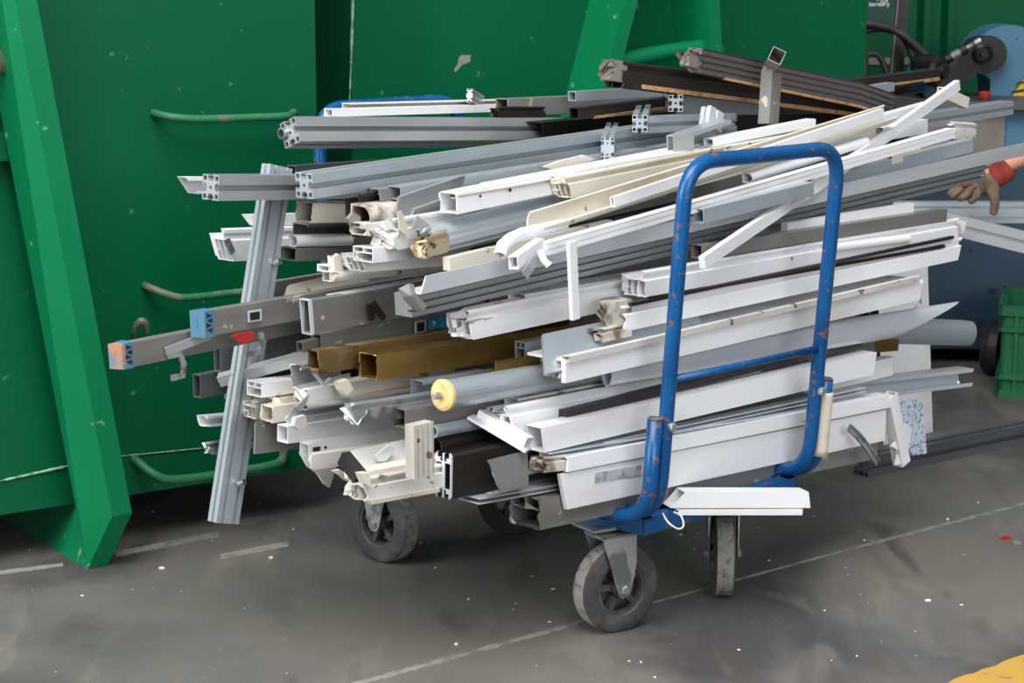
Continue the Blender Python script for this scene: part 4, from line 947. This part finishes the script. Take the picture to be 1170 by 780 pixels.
o_ = mz(1122, 61, MY - .12); link('pivot_disc', lathe_bm([(0, px2m(11, o_)), (.03, px2m(11, o_)), (.035, px2m(8, o_)), (.02, px2m(7, o_)), (.02, px2m(4, o_)), (.04, px2m(4, o_)), (.04, 0)], o_, (0, -1, 0), 24), 'grease', hd)
sp0, sp1 = mz(1083, 67, MY - .2), mz(1118, 47, MY - .2)
link('tension_rod', tube_bm([sp0, sp1], px2m(2.6, sp0), 10), 'galv', hd, smooth=True)
hel = [sp0.lerp(sp1, .08 + .36 * i / 80) + V((math.cos(i * .7) * .012, math.sin(i * .7) * .012, math.cos(i * .7) * .004 + 0)) for i in range(81)]
P_ = []
dsp = (sp1 - sp0).normalized(); e1_ = dsp.cross(V((0, 1, 0))).normalized(); e2_ = dsp.cross(e1_)
P_ = [sp0.lerp(sp1, .06 + .40 * i / 96) + (e1_ * math.cos(i * .6) + e2_ * math.sin(i * .6)) * px2m(4, sp0) for i in range(97)]
link('spring', tube_bm(P_, px2m(.9, sp0), 6, 1), 'galv', hd)
for f_, rr_ in ((.02, 6), (.5, 6.5), (.97, 4)):
    q = sp0.lerp(sp1, f_); link('collar', lathe_bm([(-.012, 0), (-.012, px2m(rr_, q)), (.012, px2m(rr_, q)), (.012, 0)], q, dsp, 16), 'grease' if f_ < .9 else 'galv', hd)
a, b = mz(1046, 84, MY - .12), mz(1072, 88, MY - .12)
mo = link('motor', lathe_bm([(-.02, 0), (-.02, px2m(14, a)), (.01, px2m(19, a)), ((b - a).length * .6, px2m(20, a)), ((b - a).length * .6, 0)], a, V((.9, -.45, -.1)), 28), 'motorblue', M, smooth=False)
a2 = mz(1064, 80, MY - .24)
link('motor_flange', lathe_bm([(-.06, px2m(16, a2)), (.02, px2m(19, a2)), (.035, px2m(15, a2)), (.035, px2m(9, a2)), (.06, px2m(8, a2)), (.06, 0)], a2, V((.8, -.6, -.1)), 24), 'grease', M)
capsule('lower_arm', (1066, 102), (1090, 90), 12, 'grease', M, MY - .1)
bm = bmesh.new(); prism(bm, [mz(1046, 95, MY), mz(1088, 92, MY), mz(1088, 170, MY), mz(1046, 170, MY)], V((0, .2, 0))); link('column', bm, 'motorblue', M)
kn = mz(1125, 112, MY - .25); link('emergency_knob', lathe_bm([(0, px2m(4, kn)), (.012, px2m(4, kn)), (.012, px2m(6.5, kn)), (.028, px2m(7, kn)), (.034, px2m(5.5, kn)), (.034, 0)], kn - V((0, 0, .01)), (0, 0, 1), 20), 'red', M)
bm = bmesh.new(); a = mz(1035, 116, MY - .35); b = mz(1210, 112, MY - .35); obox(bm, V((a.x, MY - .35, a.z - .03)), V((b.x - a.x, 0, 0)), V((0, .5, 0)), V((0, 0, .03))); link('table', bm, 'alu_dark', M)
bm = bmesh.new(); a = mz(1040, 126, MY - .3); b = mz(1146, 190, MY - .3); obox(bm, V((a.x, MY - .3, b.z)), V((b.x - a.x, 0, 0)), V((0, .3, 0)), V((0, 0, a.z - b.z))); link('grey_panel', bm, 'greybrown', M)
bm = bmesh.new(); a = mz(1020, 190, MY - .3); b = mz(1215, 398, MY - .3); obox(bm, V((a.x, MY - .3, b.z)), V((b.x - a.x, 0, 0)), V((0, .6, 0)), V((0, 0, a.z - b.z))); link('base_cabinet', bm, 'machinedark', M)
bm = bmesh.new(); a = mz(1148, 126, MY - .28); b = mz(1215, 190, MY - .28); obox(bm, V((a.x, MY - .28, b.z)), V((b.x - a.x, 0, 0)), V((0, .5, 0)), V((0, 0, a.z - b.z))); link('side_cabinet', bm, 'machineblue', M)
for (x, y) in ((1040, 420), (1210, 420)):
    q = mz(x, y, MY - .2); bm = bmesh.new(); obox(bm, V((q.x - .03, MY - .25, 0)), V((.06, 0, 0)), V((0, .06, 0)), V((0, 0, mz(x, 398, MY - .2).z))); link('foot', bm, 'black', M)
w_ = mz(1137, 413, MY - .5); rw = w_.z if .05 < w_.z < .2 else .1
link('transport_wheel', lathe_bm([(-.03, 0), (-.03, rw * .55), (-.02, rw * .6), (-.03, rw * .95), (0, rw), (.03, rw * .95), (.02, rw * .6), (.03, 0)], V((w_.x, w_.y, rw)), (.85, -.5, 0), 28), 'black', M)
# bench rails in front of the machine
RY = 6.85
b1 = profile('bench_rail', [on_y(1000, 243, RY), on_y(1210, 243, RY)], 'tslot2', px2m(24, on_y(1100, 240, RY)), .05, 'anod', ref=V((0, -1, 0)))
tag(b1, 'straight grey two groove rail under the gloved hand', 'rail', 'grey bench rails')
b2 = profile('bench_rail', [on_y(1078, 254, 6.65), on_y(1210, 287, 6.65)], 'tslot', px2m(24, on_y(1100, 260, 6.65)), .05, 'alu', ref=V((0, -1, 0)))
tag(b2, 'slanted grey rail with a cream plastic stop block, below the gloved hand', 'rail', 'grey bench rails')
blk = profile('stop_block', [on_y(1086, 257, 6.58), on_y(1103, 260, 6.58)], 'box', px2m(14, on_y(1090, 257, 6.6)), .03, 'cream', b2, ref=V((0, -1, 0)), w=.009)
q = on_y(1094, 258, 6.57); link('stop_screw', lathe_bm([(0, px2m(3, q)), (.012, px2m(3, q)), (.012, 0)], q, (0, -1, 0), 10), 'galv', blk)
# green crate
cq = on_z(1141, 452, 0)
cr = empty('plastic_crate', V((cq.x, cq.y, 0)), 'green plastic crate on the floor at the right edge, cut by the frame', 'crate')
top = on_y(1146, 350, cq.y).z
bm = bmesh.new(); o = V((cq.x, cq.y, .0)); t_ = .012
lean = .03
def wallq(bm, a, b, h, th): prism(bm, [a, b, b + V((0, 0, h)), a + V((0, 0, h))], th)
obox(bm, o, V((.6, 0, 0)), V((0, .4, 0)), V((0, 0, .012)))
for f_ in (0, 1): obox(bm, o + V((0, f_ * .388, 0)), V((.6, 0, 0)), V((0, t_, 0)), V((0, 0, top))); obox(bm, o + V((f_ * .588, 0, 0)), V((t_, 0, 0)), V((0, .4, 0)), V((0, 0, top)))
link('shell', bm, 'crate', cr)
bm = bmesh.new()
for z, hh in ((top - .03, .035), (top - .085, .018), (.06, .018), (.0, .02)): 
    for yy in (-.014, .4): obox(bm, o + V((-.014, yy, z)), V((.628, 0, 0)), V((0, .014, 0)), V((0, 0, hh)))
    for xx in (-.014, .6): obox(bm, o + V((xx, -.014, z)), V((.014, 0, 0)), V((0, .428, 0)), V((0, 0, hh)))
bm2 = bm
link('rim', bm2, 'crate', cr)
for i in range(5):
    bm = bmesh.new(); obox(bm, o + V((-.006 + .05 + i * .12, -.012, 0)), V((.012, 0, 0)), V((0, .012, 0)), V((0, 0, top - .03))); link('stiffener', bm, 'crate', cr)

cr.rotation_euler.z = -.27
# worker's gloved hand on the bench rail
HY = 6.72
def hp(x, y, dy=0.): return on_y(x, y, HY + dy)
def skin_mesh(name, verts, edges, rads, m, parent=None, sub=2):
    me = bpy.data.meshes.new(name); me.from_pydata([tuple(v) for v in verts], edges, []); me.materials.append(MATS[m])
    o = bpy.data.objects.new(name, me); C.objects.link(o)
    md = o.modifiers.new('skin', 'SKIN'); md.use_smooth_shade = True
    for i, sv in enumerate(me.skin_vertices[0].data): sv.radius = (rads[i], rads[i]); sv.use_root = (i == 0)
    sd = o.modifiers.new('sub', 'SUBSURF'); sd.levels = sub; sd.render_levels = sub
    if parent is not None: o.parent = parent
    return o
arm = skin_mesh('person', [hp(1142, 193), hp(1158, 184), hp(1185, 172, .02), hp(1230, 150, .08), hp(1262, 60, .12), hp(1275, 10, .2), hp(1120, 208), hp(1105, 213)],
                [(0, 1), (1, 2), (2, 3), (3, 4), (4, 5), (0, 6), (6, 7)], [.027, .031, .042, .05, .055, .065, .030, .022], 'skin')
tag(arm, 'person at the right edge, only a bare forearm and gloved hand resting on a rail', 'person')
hv = [hp(1141, 199), hp(1128, 209), hp(1114, 214), hp(1104, 215)]
he = [(0, 1), (1, 2), (2, 3)]; hr = [.036, .040, .034, .022]
def finger(root, pts, rads):
    k = root
    for p, r_ in zip(pts, rads): hv.append(p); hr.append(r_); he.append((k, len(hv) - 1)); k = len(hv) - 1
finger(3, [hp(1094, 215, -.03), hp(1087, 219, -.035), hp(1083, 224, -.03)], [.0125, .0115, .010])
finger(3, [hp(1096, 218, -.055), hp(1089, 222, -.06), hp(1087, 227, -.055)], [.0125, .0115, .010])
finger(2, [hp(1104, 222, -.065), hp(1098, 226, -.07), hp(1095, 229, -.06)], [.0125, .0115, .010])
finger(2, [hp(1115, 226, -.06), hp(1110, 230, -.065), hp(1107, 231, -.055)], [.0120, .011, .010])
finger(1, [hp(1136, 224, -.055), hp(1137, 236, -.06), hp(1134, 246, -.055)], [.017, .0155, .013])
sl = skin_mesh('sleeve', [hp(1236, 136, .085), hp(1250, 95, .11), hp(1262, 60, .12), hp(1275, 8, .2)], [(0, 1), (1, 2), (2, 3)], [.062, .066, .07, .078], 'machinedark', arm); tag(sl, 'dark blue sleeve')
gl = skin_mesh('glove', hv, he, hr, 'glove', arm); tag(gl, 'worn grey brown work glove')
cf = skin_mesh('glove_cuff', [hp(1131, 207, -.002), hp(1140, 200, -.002), hp(1148, 194, -.002), hp(1153, 190, 0)], [(0, 1), (1, 2), (2, 3)], [.043, .043, .044, .047], 'glovered', arm, 2); tag(cf, 'red glove cuff')
kb = skin_mesh('knuckle_patch', [hp(1112, 209, -.035), hp(1104, 210, -.04), hp(1097, 212, -.045)], [(0, 1), (1, 2)], [.014, .014, .012], 'glovered', arm, 2); tag(kb, 'red finger backs of the glove')

# ------------------------------------------------------------------ light
wd = bpy.data.worlds.new('world'); bpy.context.scene.world = wd; wd.use_nodes = True
N, L = wd.node_tree.nodes, wd.node_tree.links
bg = N['Background']; tc = N.new('ShaderNodeTexCoord'); sx = N.new('ShaderNodeSeparateXYZ'); L.new(tc.outputs['Generated'], sx.inputs[0])
mr = N.new('ShaderNodeMapRange'); mr.inputs['From Min'].default_value = -.2; mr.inputs['From Max'].default_value = .7; L.new(sx.outputs['Z'], mr.inputs['Value'])
mx = N.new('ShaderNodeMix'); mx.data_type = 'RGBA'; mx.inputs['A'].default_value = (.30, .30, .31, 1); mx.inputs['B'].default_value = (.86, .93, 1.0, 1)
L.new(mr.outputs[0], mx.inputs['Factor']); L.new(mx.outputs['Result'], bg.inputs['Color']); bg.inputs['Strength'].default_value = .45
def area(name, loc, target, sx_, sy_, e, col=(1, 1, 1)):
    l = bpy.data.lights.new(name, 'AREA'); l.shape = 'RECTANGLE'; l.size = sx_; l.size_y = sy_; l.energy = e; l.color = col
    o = bpy.data.objects.new(name, l); C.objects.link(o); o.location = loc
    o.rotation_euler = (V(target) - V(loc)).to_track_quat('-Z', 'Y').to_euler(); return o
area('skylight', (-1.0, 1.2, 6.0), (.2, 4.6, 0), 6, 4, 680, (1, .985, .96))
area('front_fill', (4.5, -5.0, 3.6), (.2, 4.6, .5), 6, 4, 420, (.97, .985, 1))  # added fill lamp behind the camera, brightens the white front faces
area('hall_opening', (-7.5, .5, 3.4), (-.2, 4.9, .6), 5, 4, 560, (1, .99, .97))
vs = bpy.context.scene.view_settings
vs.view_transform = 'Standard'; vs.look = 'None'; vs.exposure = -.08; vs.gamma = 1; vs.use_curve_mapping = False
